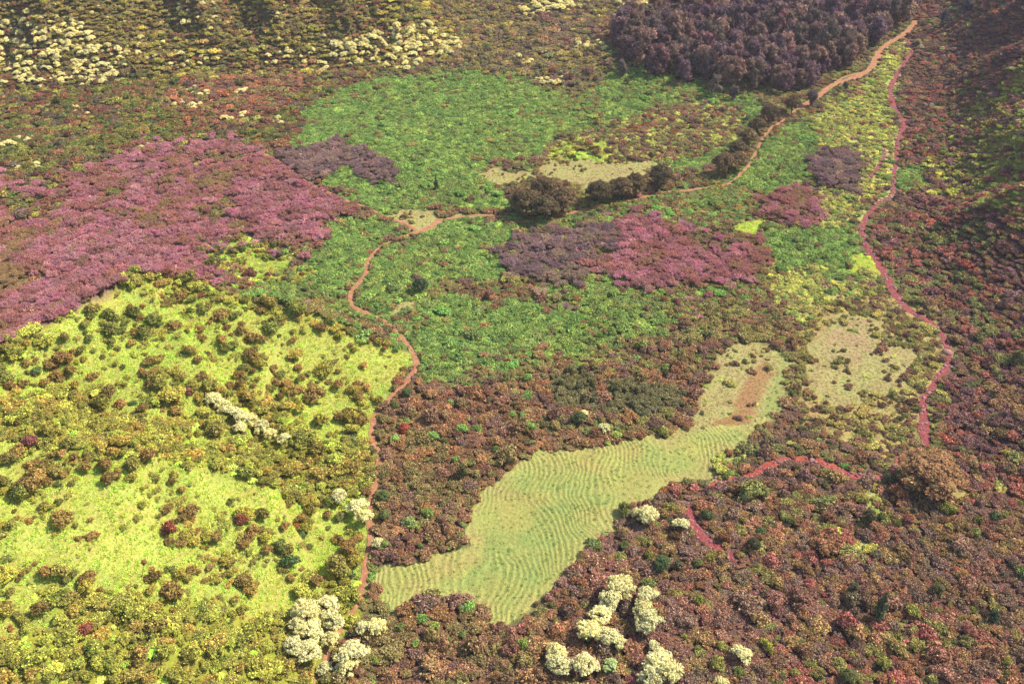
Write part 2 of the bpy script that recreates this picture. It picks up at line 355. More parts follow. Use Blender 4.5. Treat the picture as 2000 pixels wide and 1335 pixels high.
def crown_mesh(name, r, C, RAD, n, size, mat, core=.82, core_v=.8, **kw):
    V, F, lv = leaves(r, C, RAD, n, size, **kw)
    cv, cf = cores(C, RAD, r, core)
    return mesh_np(name, np.concatenate([V, cv]), [F, cf + len(V)], [mat], [('lv', 'FLOAT', np.concatenate([lv, np.full(len(cv), core_v)]))])  # core tint painted darker than the leaves, deepening shade in the gaps
def lobes(r, n, R0, H, rl, z0=.3, conc=1.0):
    """n lobes arranged in a dome of radius R0 and height H"""
    th = r.uniform(0, 2 * np.pi, n); q = np.sqrt(r.uniform(0, 1, n)) * conc; q[0] = .05
    C = np.stack([np.cos(th) * q * (R0 - rl), np.sin(th) * q * (R0 - rl), H * (z0 + (1 - z0) * np.sqrt(1 - (q * .9) ** 2)) - rl * .8], 1)
    RAD = rl * r.uniform(.75, 1.25, (n, 1)) * np.array([1, 1, .85]) * r.uniform(.9, 1.1, (n, 3))
    return C, RAD

# a shape library: every entry is a list of meshes (and trunk meshes for trees)
def rs(i): return np.random.default_rng(i)
PM = {}
def build_protos(mat, tag_):
    P = {}
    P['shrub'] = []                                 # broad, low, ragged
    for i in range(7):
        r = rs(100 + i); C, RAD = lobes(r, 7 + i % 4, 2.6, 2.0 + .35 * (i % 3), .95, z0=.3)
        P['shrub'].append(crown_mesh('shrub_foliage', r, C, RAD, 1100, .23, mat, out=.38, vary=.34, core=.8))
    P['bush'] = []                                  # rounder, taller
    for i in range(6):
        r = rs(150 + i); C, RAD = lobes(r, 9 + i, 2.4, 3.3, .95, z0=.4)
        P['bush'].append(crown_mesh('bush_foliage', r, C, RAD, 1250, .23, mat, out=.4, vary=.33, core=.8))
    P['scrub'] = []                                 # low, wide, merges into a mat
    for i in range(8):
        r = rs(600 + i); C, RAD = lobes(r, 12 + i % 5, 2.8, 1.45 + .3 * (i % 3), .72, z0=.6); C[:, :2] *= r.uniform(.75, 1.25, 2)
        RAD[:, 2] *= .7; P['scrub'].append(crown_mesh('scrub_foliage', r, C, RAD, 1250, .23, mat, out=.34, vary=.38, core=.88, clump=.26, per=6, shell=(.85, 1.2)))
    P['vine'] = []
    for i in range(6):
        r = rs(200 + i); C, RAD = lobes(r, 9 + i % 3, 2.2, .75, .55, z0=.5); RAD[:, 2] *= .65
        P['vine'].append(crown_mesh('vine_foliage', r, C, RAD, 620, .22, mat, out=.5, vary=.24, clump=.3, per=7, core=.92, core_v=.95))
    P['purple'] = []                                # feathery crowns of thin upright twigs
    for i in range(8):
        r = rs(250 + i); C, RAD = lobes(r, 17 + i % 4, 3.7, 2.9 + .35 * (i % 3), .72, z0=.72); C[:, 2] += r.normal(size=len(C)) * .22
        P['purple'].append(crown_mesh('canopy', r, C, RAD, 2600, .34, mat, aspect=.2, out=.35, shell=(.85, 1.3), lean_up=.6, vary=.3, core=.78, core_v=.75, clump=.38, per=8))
    P['rock'] = []
    for i in range(4):
        r = rs(650 + i); v = ICOV * r.uniform(.7, 1.1, (len(ICOV), 1)) * np.array([.75, .55, .4])
        P['rock'].append(mesh_np('stone', v, ICOF, [mat], [('lv', 'FLOAT', np.full(len(v), r.uniform(.8, 1.1)))]))
    P['tuft'] = []
    for i in range(4):
        r = rs(300 + i); n = 46; th = r.uniform(0, 6.28, n); rad = np.sqrt(r.uniform(0, 1, n)) * .8
        p = np.stack([np.cos(th) * rad, np.sin(th) * rad, np.full(n, -.15)], 1)
        d = unit(np.stack([r.normal(size=n) * .8, r.normal(size=n) * .8, np.ones(n)], 1)) * r.uniform(.3, .65, n)[:, None]
        s = unit(np.cross(d, r.normal(size=(n, 3)))) * .1
        V = np.stack([p - s, p + s, p + d + s * .4, p + d - s * .4], 1).reshape(-1, 3); F = np.arange(n * 4).reshape(-1, 4)
        P['tuft'].append(mesh_np('tuft', V, F, [mat], [('lv', 'FLOAT', np.repeat(r.uniform(.75, 1.25, n), 4))]))
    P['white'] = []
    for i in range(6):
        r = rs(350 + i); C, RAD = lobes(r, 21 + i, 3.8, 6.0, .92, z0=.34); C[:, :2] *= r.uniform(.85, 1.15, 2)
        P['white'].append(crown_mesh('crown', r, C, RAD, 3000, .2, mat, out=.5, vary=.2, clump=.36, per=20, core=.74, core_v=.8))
    P['forest'] = []                                # tall, rounded, clumpy
    for i in range(8):
        r = rs(400 + i); n = 24; H = 14.5 + r.uniform(-2.5, 2.5); t = r.uniform(0, 1, n) ** .75; th = r.uniform(0, 6.28, n)
        env = 3.9 * np.sqrt(np.clip(1 - np.clip((t - .45) / .62, 0, 1) ** 2, 0, 1)) * (.55 + .45 * np.clip(t / .4, 0, 1)) * r.uniform(.25, 1, n)
        C = np.stack([np.cos(th) * env, np.sin(th) * env, 3.0 + t * (H - 4.2)], 1); RAD = np.stack([1.5 - .2 * t, 1.5 - .2 * t, 1.7 - .2 * t], 1) * r.uniform(.7, 1.2, (n, 1))
        P['forest'].append(crown_mesh('crown', r, C, RAD, 3800, .27, mat, aspect=.85, out=.42, up=-.7, vary=.33, clump=.5))
    P['spire'] = []                                 # narrow evergreen
    for i in range(3):
        r = rs(430 + i); n = 20; t = np.linspace(0, 1, n); th = r.uniform(0, 6.28, n); env = 2.2 * (1 - t) ** .8 * r.uniform(.4, 1, n)
        C = np.stack([np.cos(th) * env, np.sin(th) * env, 1.6 + t * 12], 1); RAD = np.stack([1.35 - .9 * t] * 2 + [1.3 - .5 * t], 1) * r.uniform(.85, 1.2, (n, 1))
        P['spire'].append(crown_mesh('crown', r, C, RAD, 2400, .27, mat, aspect=.7, out=.45, up=-.7, vary=.3, clump=.4))
    P['big'] = []
    for i in range(5):
        r = rs(450 + i); C, RAD = lobes(r, 38, 6.6, 11.5, 1.6, z0=.3); C[:, 2] = np.maximum(C[:, 2], 2.4); C[:, :2] *= r.uniform(.88, 1.12, 2)
        P['big'].append(crown_mesh('crown', r, C, RAD, 8500, .24, mat, out=.5, up=-.6, vary=.26, clump=.55, per=18))
    return P

def trunk_mesh(name, H, r0, R0, seed, nl=6):
    r = rs(seed); parts = []; pts = [np.array([0, 0, -.6])]
    for k in range(1, 5): pts.append(np.array([r.normal() * .12 * k, r.normal() * .12 * k, H * .8 * k / 4]))
    for k in range(4): parts.append(tube(pts[k], pts[k + 1], r0 * (1 - .2 * k), r0 * (1 - .2 * (k + 1))))
    for k in range(nl):
        a = r.uniform(0, 6.28); p = pts[1] + (pts[3] - pts[1]) * r.uniform(.1, 1)
        parts.append(tube(p, p + np.array([math.cos(a) * R0 * .7, math.sin(a) * R0 * .7, H * .22]), r0 * .42, r0 * .12, 5))
    V, F = join(parts); return mesh_np(name, V, F, [M_BARK])

PI_ = build_protos(M_LEAF_I, 'i')
PO = build_protos(M_LEAF_O, 'o')
TR = {'white': [trunk_mesh('trunk', 5.2, .3, 3.2, 500 + i) for i in range(6)],
      'forest': [trunk_mesh('trunk', 14, .33, 3.0, 520 + i, 9) for i in range(8)], 'spire': [trunk_mesh('trunk', 13, .28, 1.6, 530 + i, 9) for i in range(3)],
      'big': [trunk_mesh('trunk', 10, .55, 6, 540 + i, 9) for i in range(5)]}

# ------------------------------------------------------------------ ground sheet
def axis(lo, hi, step, far_lo, far_hi, g=1.12):
    a = list(np.arange(lo, hi + .01, step)); s = step; v = hi
    while v < far_hi: s *= g; v += s; a.append(v)
    s = step; v = lo
    while v > far_lo: s *= g; v -= s; a.insert(0, v)
    return np.array(a)
GC = {'mix': (95, 90, 50), 'back': (95, 85, 60), 'hilltl': (95, 85, 50), 'olivemix': (95, 85, 45), 'rust': (120, 80, 60), 'green': (70, 95, 45),
      'mixyel': (140, 130, 65), 'shrubyel': (175, 175, 75), 'forest': (60, 55, 45), 'purple': (105, 75, 75), 'purple2': (100, 80, 75), 'greenscrub': (85, 95, 45),
      'mixbrown': (105, 85, 55), 'yscrub': (150, 145, 80), 'ybrown': (150, 130, 75), 'pale': (178, 165, 100), 'ygrass': (185, 190, 70), 'olive': (135, 135, 45),
      'slope': (180, 180, 82), 'bright': (190, 190, 88), 'brown': (95, 68, 50), 'hedge': (70, 70, 50), 'maroon': (90, 65, 55), 'dark': (75, 52, 48),
      'patchy': (110, 110, 50), 'field': (160, 160, 88)}
GCA = np.array([lin(GC[c]) for c in CLS]) * np.array([.62 if c in ('slope', 'bright', 'pale', 'field', 'ygrass', 'shrubyel') else .95 for c in CLS])[:, None]
def flat_struct(o): o['kind'] = 'structure'; return o
def link(name, me, parent=None):
    o = bpy.data.objects.new(name, me); COL.objects.link(o)
    if parent: o.parent = parent
    return o
RED = [[(1440, 775), (1475, 715), (1500, 700), (1512, 730), (1480, 790), (1465, 822), (1405, 832), (1435, 800)], [(1375, 835), (1440, 800), (1470, 820), (1440, 838)]]
DRY = [[(1600, 680), (1650, 620), (1700, 625), (1690, 700), (1640, 720)], [(1670, 650), (1760, 690), (1745, 700), (1665, 680)]]
gx = axis(-620, 560, 2.4, -2600, 2600); gy = axis(120, 1150, 2.4, -900, 3000)
XX, YY = np.meshgrid(gx, gy); ZZ = height(XX, YY)
cc = cover(XX, YY, ZZ).ravel(); gcol = GCA[cc]
ppx, ppy, _ = proj(XX.ravel(), YY.ravel(), ZZ.ravel())
for P in RED: m = inpoly(ppx, ppy, P); gcol[m] = lin((160, 100, 66)) * .42 + gcol[m] * .4
for P in DRY: m = inpoly(ppx, ppy, P); gcol[m] = lin((175, 145, 105)) * .4 + gcol[m] * .4
nx, ny = len(gx), len(gy)
i0 = (np.arange(ny - 1)[:, None] * nx + np.arange(nx - 1)[None]).ravel()
F = np.stack([i0, i0 + 1, i0 + 1 + nx, i0 + nx], 1)
V = np.stack([XX.ravel(), YY.ravel(), ZZ.ravel()], 1); V_ground = V
g = link('ground', mesh_np('ground', V, F, [M_GROUND], [('gcol', 'FLOAT_COLOR', np.concatenate([gcol, np.ones((len(gcol), 1))], 1))], smooth=True))
flat_struct(g)

# rippled grass field: its own sheet just above the ground
fx0, fx1, fy0, fy1 = -60., 140., 195., 400.
fpts = np.array([at_z(*p) for p in [q for q in COVER if q[0] == 'field'][0][1]])
fx0, fx1, fy0, fy1 = fpts[:, 0].min() - 4, fpts[:, 0].max() + 4, fpts[:, 1].min() - 4, fpts[:, 1].max() + 4
fstep = .3
fx = np.arange(fx0, fx1, fstep); fy = np.arange(fy0, fy1, fstep * 1.6); XX, YY = np.meshgrid(fx, fy)
ins = (cover(XX, YY) == CI['field'])
def ripple(x, y):
    ph = x * 1.0 + y * .12 + (fbm(x / 34, y / 26, 71, 3) - .5) * 26 + (fbm(x / 9, y / 9, 73, 2) - .5) * 3.2
    s = np.mod(ph / 2.15, 1); prof = np.where(s < .62, s / .62, (1 - s) / .38)
    amp = .33 * (.55 + .9 * fbm(x / 6, y / 6, 75, 2)) * sstep(.2, .45, fbm(x / 22, y / 22, 77, 2))
    return (prof ** 1.3) * amp
ZZ = height(XX, YY) + .1 + ripple(XX, YY) + (fbm(XX / .7, YY / .7, 79, 2) - .5) * .16
nx, ny = len(fx), len(fy)
i0 = (np.arange(ny - 1)[:, None] * nx + np.arange(nx - 1)[None]).ravel()
iv = ins.ravel(); F = np.stack([i0, i0 + 1, i0 + 1 + nx, i0 + nx], 1); F = F[iv[F].all(1)]
used = np.unique(F); rm = np.full(nx * ny, -1); rm[used] = np.arange(len(used))
fxx, fyy = XX.ravel()[used], YY.ravel()[used]
g1 = fbm(fxx / 18, fyy / 18, 81, 3); g2 = fbm(fxx / 5, fyy / 5, 83, 2)
ppx, ppy, _ = proj(fxx, fyy, ZZ.ravel()[used])
dedge = np.minimum.reduce([poly_dist(fxx, fyy, np.vstack([fpts, fpts[:1]]))[0] / 7, np.ones(len(fxx))])
mixv = np.clip(sstep(.42, .66, g1) * .8 + (g2 - .5) * .3, 0, 1) * dedge
colf = lin((180, 174, 92))[None] * (1 - mixv[:, None]) + lin((158, 169, 88))[None] * mixv[:, None]
colf = colf * .58
colf = colf * (.75 + .25 * dedge[:, None]) + lin((190, 180, 110))[None] * .66 * (.25 * (1 - dedge[:, None]))
fld = link('grass_field', mesh_np('grass_field', np.stack([fxx, fyy, ZZ.ravel()[used]], 1), rm[F], [M_GROUND],
      [('gcol', 'FLOAT_COLOR', np.concatenate([colf, np.ones((len(colf), 1))], 1))], smooth=True)); flat_struct(fld)

# ------------------------------------------------------------------ dirt track and stream bed (ribbons draped on the ground)
def earth_mat(name, c1, c2, c3, sc=.6):
    m, n, l, b = new_mat(name); g = n.new('ShaderNodeNewGeometry')
    t = n.new('ShaderNodeTexNoise'); t.inputs['Scale'].default_value = sc; t.inputs['Detail'].default_value = 8; t.inputs['Roughness'].default_value = .7
    r = n.new('ShaderNodeValToRGB'); e = r.color_ramp.elements
    e[0].position = .3; e[0].color = (*lin(c1), 1); e[1].position = .7; e[1].color = (*lin(c3), 1); k = e.new(.5); k.color = (*lin(c2), 1)
    l.new(g.outputs['Position'], t.inputs['Vector']); l.new(t.outputs[0], r.inputs[0]); l.new(r.outputs[0], b.inputs['Base Color'])
    bp = n.new('ShaderNodeBump'); bp.inputs['Distance'].default_value = .4; l.new(t.outputs[0], bp.inputs['Height']); l.new(bp.outputs[0], b.inputs['Normal'])
    return m
def rutted(m):                                     # worn ruts, grass on the crown and on the verges
    n, l = m.node_tree.nodes, m.node_tree.links; b = n['Principled BSDF']; src = b.inputs['Base Color'].links[0].from_socket
    a = n.new('ShaderNodeAttribute'); a.attribute_name = 'acr'; ab = n.new('ShaderNodeMath'); ab.operation = 'ABSOLUTE'; l.new(a.outputs['Fac'], ab.inputs[0])
    rp = n.new('ShaderNodeValToRGB'); e = rp.color_ramp.elements; e[0].position = 0; e[0].color = (.62, .62, .62, 1); e[1].position = 1; e[1].color = (1, 1, 1, 1)
    for p_, v_ in ((.18, .3), (.45, 0), (.7, .15)): q = e.new(p_); q.color = (v_, v_, v_, 1)
    l.new(ab.outputs[0], rp.inputs[0])
    g = n.new('ShaderNodeNewGeometry'); t = n.new('ShaderNodeTexNoise'); t.inputs['Scale'].default_value = .35; t.inputs['Detail'].default_value = 6; l.new(g.outputs['Position'], t.inputs['Vector'])
    ad = n.new('ShaderNodeMath'); ad.operation = 'ADD'; l.new(rp.outputs[0], ad.inputs[0]); l.new(t.outputs[0], ad.inputs[1])
    st = n.new('ShaderNodeMapRange'); st.inputs[1].default_value = 1.02; st.inputs[2].default_value = 1.2; l.new(ad.outputs[0], st.inputs[0])
    mx = n.new('ShaderNodeMix'); mx.data_type = 'RGBA'; mx.inputs['B'].default_value = (*lin((122, 118, 62)), 1)
    l.new(st.outputs[0], mx.inputs['Factor']); l.new(src, mx.inputs['A']); l.new(mx.outputs['Result'], b.inputs['Base Color'])
    return m
M_TRACK = earth_mat('red_dirt', (128, 80, 58), (152, 102, 72), (174, 126, 94))
M_STREAM = earth_mat('stream_gravel', (92, 38, 38), (126, 58, 56), (160, 92, 88), 1.6)
rutted(M_TRACK)
M_REDMUD = earth_mat('red_mud', (112, 46, 36), (140, 62, 48), (170, 98, 84), .9)
def ribbon(name, px, wid, mat, lift=.12, verge=0):
    P = np.array([gpt(*p[:2]) for p in px])
    wd = np.array([(p[2] * .68 if len(p) > 2 else wid) for p in px], float)
    # Catmull-Rom
    pts, ws = [], []
    Q = np.vstack([2 * P[0] - P[1], P, 2 * P[-1] - P[-2]])
    for k in range(1, len(Q) - 2):
        L = np.linalg.norm(Q[k + 1] - Q[k]); m = max(2, int(L / 1.2))
        for t in np.arange(m) / m:
            a, b, c, d = Q[k - 1], Q[k], Q[k + 1], Q[k + 2]
            pts.append(.5 * (2 * b + (c - a) * t + (2 * a - 5 * b + 4 * c - d) * t * t + (3 * b - a - 3 * c + d) * t ** 3)); ws.append(wd[k - 1] * (1 - t) + wd[k] * t)
    pts = np.array(pts)[:, :2]; ws = np.array(ws)
    T = unit(np.gradient(pts, axis=0)); N = np.stack([-T[:, 1], T[:, 0]], 1)
    s = np.arange(len(pts))
    wl = ws * (.2 + .6 * fbm(s / 5., s * 0, 91 + len(px), 3)); wr = ws * (.2 + .6 * fbm(s / 5., s * 0 + 9, 92 + len(px), 3))
    off = np.linspace(-1, 1, 7); O = np.where(off[None] < 0, off[None] * wl[:, None], off[None] * wr[:, None])
    X = pts[:, 0, None] + N[:, 0, None] * O; Y = pts[:, 1, None] + N[:, 1, None] * O
    Z = height(X, Y) + lift + (1 - off[None] ** 2) * .05 + (fbm(X, Y, 95, 2) - .5) * .1
    nn = 7; i0 = (np.arange(len(pts) - 1)[:, None] * nn + np.arange(nn - 1)[None]).ravel()
    F = np.stack([i0, i0 + 1, i0 + 1 + nn, i0 + nn], 1)
    o = link(name, mesh_np(name, np.stack([X.ravel(), Y.ravel(), Z.ravel()], 1), F, [mat], [('acr', 'FLOAT', np.tile(off, len(pts)))], smooth=True)); flat_struct(o)
    return pts, ws
ROADS = []
ROADS.append(ribbon('dirt_track', TRACK_PX, 2.5, M_TRACK))
ROADS.append(ribbon('dirt_track', [(868, 428), (900, 424), (940, 420), (1000, 424), (1060, 425), (1110, 417), (1160, 404), (1200, 395), (1250, 388), (1285, 377), (1340, 372), (1400, 364),
             (1430, 355), (1460, 325), (1475, 300), (1495, 262), (1528, 236), (1570, 205), (1610, 180), (1640, 155), (1700, 135), (1712, 105), (1740, 85), (1765, 70)], 2.2, M_TRACK))
ROADS.append(ribbon('dirt_track', [(845, 440), (820, 452), (790, 435), (755, 425), (720, 408), (660, 385), (610, 362), (585, 345), (545, 315), (500, 295)], 2.2, M_TRACK))
ROADS.append(ribbon('dirt_track', [(845, 440), (858, 432), (868, 428)], 4.5, M_TRACK))
ROADS.append(ribbon('dirt_track', [(1562, 212, 6), (1590, 195, 8), (1625, 168, 7), (1690, 142, 6), (1712, 112, 9), (1725, 92, 6), (1770, 65, 9), (1790, 40, 5)], 6, M_TRACK, lift=.2))
STREAMS = []
ST1 = [(1768, 75, 4), (1780, 100, 4), (1750, 150, 5), (1738, 180, 6), (1752, 215, 8), (1765, 240, 8), (1755, 275, 4), (1748, 330, 3), (1742, 380, 3), (1712, 400, 3), (1685, 440, 5), (1690, 475, 5),
       (1715, 510, 6), (1735, 550, 6), (1765, 595, 6), (1800, 620, 5), (1835, 645, 5), (1852, 680, 5), (1850, 715, 4), (1830, 740, 4), (1812, 770, 5), (1802, 790, 6), (1804, 830, 6), (1808, 862, 5), (1795, 880, 4)]
STREAMS.append(ribbon('stream_bed', ST1, 5, M_STREAM))
STREAMS.append(ribbon('stream_bed', [(1795, 880, 3), (1760, 890, 3), (1740, 925, 3), (1700, 932, 4), (1660, 928, 4), (1625, 912, 5), (1590, 897, 4), (1540, 898, 4), (1500, 912, 5), (1460, 930, 5), (1430, 938, 6), (1395, 945, 3), (1370, 960, 2)], 4, M_REDMUD))
STREAMS.append(ribbon('stream_bed', [(1350, 985, 3), (1345, 1010, 6), (1360, 1035, 6), (1390, 1060, 6), (1425, 1085, 5), (1440, 1100, 2)], 5, M_STREAM))
STREAMS.append(ribbon('stream_bed', [(1475, 1155, 1.5), (1490, 1180, 3), (1505, 1203, 3.5), (1512, 1212, 2)], 3, M_STREAM))
STREAMS.append(ribbon('stream_bed', [(1700, 345, 3), (1720, 320, 4), (1728, 300, 3), (1722, 285, 2)], 3, M_STREAM))
def stones():
    r = rs(77); xs, ys, sc, tn = [], [], [], []
    for pts, ws in STREAMS:
        n = int(len(pts) * 2.6); k = r.integers(0, len(pts), n); o = r.normal(size=(n, 2)) * ws[k][:, None] * .33
        xs += list(pts[k, 0] + o[:, 0]); ys += list(pts[k, 1] + o[:, 1]); sc += list(r.lognormal(-.5, .45, n)); c = r.random((n, 1))
        tn += list(lin((140, 76, 74)) * c + lin((168, 128, 126)) * (1 - c))
    return np.array(xs), np.array(ys), np.array(sc), np.array(tn)
def road_dist(x, y):
    d = np.full(np.shape(x), 1e9)
    for pts, ws in ROADS + STREAMS:
        d = np.minimum(d, poly_dist(x, y, pts[::3])[0] - np.mean(ws) / 2)
    return d

# ------------------------------------------------------------------ palettes (leaf colours, the camera's warm-to-purple cast painted in by region)
PAL = {
 'brown': [(140, 122, 70), (144, 110, 74), (152, 114, 70), (142, 104, 78), (134, 100, 80), (154, 108, 70), (160, 116, 72)],
 'maroon': [(148, 106, 82), (137, 104, 86), (152, 121, 72), (128, 100, 77), (152, 108, 74), (139, 130, 67), (160, 102, 82)],
 'dark': [(151, 101, 87), (136, 99, 91), (145, 115, 73), (126, 90, 79), (160, 101, 79), (130, 124, 68)],
 'olive': [(155, 135, 57), (149, 145, 55), (167, 163, 55), (159, 151, 53), (141, 133, 55), (171, 147, 57), (178, 177, 61)],
 'hill': [(150, 138, 52), (134, 120, 50), (162, 148, 48), (142, 114, 54), (156, 122, 58), (126, 126, 50)],
 'hilltl': [(150, 131, 65), (165, 151, 63), (131, 111, 67), (154, 111, 71), (125, 121, 65), (183, 168, 69), (173, 151, 81)],
 'back': [(146, 127, 75), (158, 139, 71), (129, 106, 79), (127, 119, 73), (166, 131, 85), (139, 104, 87)],
 'olivemix': [(124, 120, 52), (140, 128, 54), (109, 114, 52), (142, 99, 62), (124, 99, 60), (113, 99, 72), (147, 140, 56), (134, 85, 66)],
 'rust': [(158, 108, 79), (147, 105, 75), (140, 125, 68), (168, 112, 73), (133, 99, 79)],
 'green': [(123, 146, 63), (138, 159, 69), (112, 137, 61), (148, 165, 69), (131, 142, 63), (114, 128, 59)],
 'purple': [(154, 124, 81), (160, 115, 93), (166, 112, 98), (176, 115, 116), (180, 121, 126), (176, 126, 121), (162, 110, 102)],
 'purple2': [(146, 116, 104), (136, 108, 104), (150, 124, 100)],
 'forest': [(121, 89, 89), (129, 99, 82), (112, 84, 89), (138, 105, 89), (106, 87, 75), (127, 82, 82)],
 'big': [(108, 89, 57), (99, 84, 56), (117, 94, 61)],
 'yellow': [(198, 222, 69), (211, 232, 75), (187, 209, 69), (217, 224, 83), (194, 196, 81), (181, 213, 75)],
 'pale': [(185, 172, 105), (174, 172, 97), (191, 181, 116)],
 'field': [(158, 172, 92), (150, 168, 90), (170, 174, 98)],
 'white': [(243, 231, 159), (235, 226, 165), (245, 235, 171)],
 'greenscrub': [(129, 147, 65), (143, 153, 65), (122, 131, 67), (153, 131, 69), (126, 155, 67), (139, 112, 71)],
 'yscrub': [(187, 187, 82), (174, 174, 74), (160, 141, 76), (149, 158, 74), (202, 195, 86), (149, 113, 82)],
 'mixbrown': [(148, 138, 68), (142, 128, 70), (146, 112, 74), (132, 100, 80), (126, 118, 68), (152, 110, 74)],
 'ybrown': [(166, 148, 76), (146, 116, 70), (176, 162, 82), (130, 96, 68), (144, 134, 68)],
 'hedge': [(118, 112, 72), (128, 118, 72)],
 'accent': [(150, 86, 66), (164, 112, 62), (144, 90, 82), (104, 122, 68), (98, 112, 66), (168, 156, 80)],
}
PALL = {k: np.array([lin(c) for c in v]) for k, v in PAL.items()}
# class -> list of (species, weight, palette), cell size, scale range, cover fraction
RULE = {
 'mix': (2.2, .97, [('scrub', .6, 'mixbrown', .62), ('vine', .25, 'greenscrub', .9), ('shrub', .15, 'mixbrown', .6)]),
 'back': (2.8, 1, [('scrub', .75, 'back', .85), ('shrub', .25, 'back', .85)]),
 'hilltl': (2.6, 1, [('scrub', .6, 'hilltl', .8), ('shrub', .4, 'hilltl', .75)]),
 'olivemix': (2.6, 1, [('scrub', .8, 'olivemix', .8), ('shrub', .2, 'olivemix', .75)]),
 'rust': (2.6, 1, [('scrub', .8, 'rust', .8), ('shrub', .2, 'rust', .75)]),
 'green': (1.9, 1, [('vine', .95, 'green', .85), ('scrub', .03, 'greenscrub', .7), ('shrub', .02, 'greenscrub', .6)]),
 'mixyel': (2.2, .92, [('scrub', .5, 'mixbrown', .6), ('vine', .4, 'yscrub', .9), ('shrub', .1, 'mixbrown', .65)]),
 'shrubyel': (2.3, .8, [('shrub', .22, 'olivemix', .75), ('vine', .5, 'yellow', .6), ('scrub', .28, 'olive', .6)]),
 'forest': (2.9, .8, [('scrub', .8, 'back', .8), ('vine', .2, 'greenscrub', 1.1)]),
 'purple': (2.5, 1, [('purple', .85, 'purple', .72), ('scrub', .15, 'purple', .8)]),
 'purple2': (2.5, 1, [('purple', .8, 'purple2', .7), ('scrub', .2, 'purple2', .8)]),
 'greenscrub': (2.1, 1, [('vine', .5, 'greenscrub', .9), ('scrub', .32, 'greenscrub', .6), ('vine', .15, 'green', .9), ('shrub', .03, 'mixbrown', .6)]),
 'mixbrown': (2.2, .97, [('scrub', .75, 'mixbrown', .62), ('shrub', .15, 'mixbrown', .62), ('vine', .1, 'greenscrub', .9)]),
 'yscrub': (2.1, .9, [('vine', .55, 'yscrub', .8), ('scrub', .35, 'yscrub', .55), ('shrub', .1, 'yscrub', .45)]),
 'ybrown': (2.1, .8, [('scrub', .5, 'ybrown', .5), ('vine', .35, 'ybrown', .8), ('shrub', .15, 'mixbrown', .5)]),
 'pale': (2.4, .17, [('shrub', .4, 'mixbrown', .42), ('scrub', .3, 'ybrown', .4), ('vine', .3, 'yscrub', .5)]),
 'ygrass': (2.6, .3, [('vine', 1, 'yellow', .6)]),
 'olive': (2.2, .95, [('bush', .22, 'olive', .72), ('scrub', .53, 'olive', .68), ('shrub', .15, 'olive', .7), ('vine', .1, 'yellow', .8)]),
 'slope': (2.5, .56, [('bush', .3, 'hill', .82), ('shrub', .22, 'hill', .5), ('vine', .2, 'olive', .7), ('scrub', .28, 'olive', .42)]),
 'bright': (2.5, .2, [('bush', .25, 'hill', .7), ('shrub', .3, 'hill', .4), ('scrub', .25, 'olive', .35), ('vine', .2, 'olive', .5)]),
 'brown': (2.15, 1, [('scrub', .84, 'brown', .62), ('shrub', .09, 'brown', .95), ('bush', .07, 'greenscrub', .6)]),
 'hedge': (1.9, 1, [('bush', .4, 'hedge', .5), ('scrub', .6, 'hedge', .6)]),
 'maroon': (2.15, 1, [('scrub', .84, 'maroon', .62), ('shrub', .1, 'maroon', .95), ('bush', .06, 'olivemix', .62)]),
 'dark': (2.3, 1, [('scrub', .82, 'dark', .68), ('shrub', .12, 'dark', .78), ('bush', .06, 'dark', .7)]),
 'patchy': (2.3, .95, [('scrub', .14, 'dark', .7), ('scrub', .5, 'yscrub', .62), ('shrub', .12, 'dark', .85), ('scrub', .24, 'olive', .7)]),
 'field': (0, 0, []),
}
def pal_fix(c, lev=1.2, des=.08):
    c = np.asarray(c); L = (c * [.3, .6, .1]).sum(-1, keepdims=True)
    return np.clip((c * (1 - des) + L * des) * lev * (1.0 - .3 * np.clip(L - .25, 0, .6)), .004, .85)
LEVEL = 1.0
def tint_of(pal, x, y, r, spread=.17):
    P = PALL[pal]; n = len(P)
    q = (.55 * fbm(x / 14, y / 14, 101 + len(pal), 3) + .45 * fbm(x / 42, y / 55, 131 + len(pal), 2)) * 2.3 - .65 + r.normal(size=len(x)) * .13
    i = np.clip((q * n).astype(int), 0, n - 1)
    j = r.integers(0, n, len(x)); i = np.where(r.random(len(x)) < (.12 if pal == 'purple' else .2), j, i)
    spread = spread * (.55 if pal == 'purple' else .8)
    c = pal_fix(P[i]) * (1 + r.normal(size=(len(x), 1)) * spread) * (1 + r.normal(size=(len(x), 3)) * .035)
    return np.clip(c * LEVEL, .004, .85)

def cells(step, seed, ylim=(140, 1120), margin=1.3):
    r = rs(seed)
    xs = np.arange(-700, 700, step); ys = np.arange(ylim[0], ylim[1], step)
    X, Y = np.meshgrid(xs, ys); X[1::2] += step / 2
    X = (X + r.uniform(-.42, .42, X.shape) * step).ravel(); Y = (Y + r.uniform(-.42, .42, Y.shape) * step).ravel()
    Z = height(X, Y); px, py, f = proj(X, Y, Z)
    k = (px > -330) & (px < 2450) & (py > -130) & (py < 1620)
    return X[k], Y[k], Z[k], px[k], py[k], f[k], r

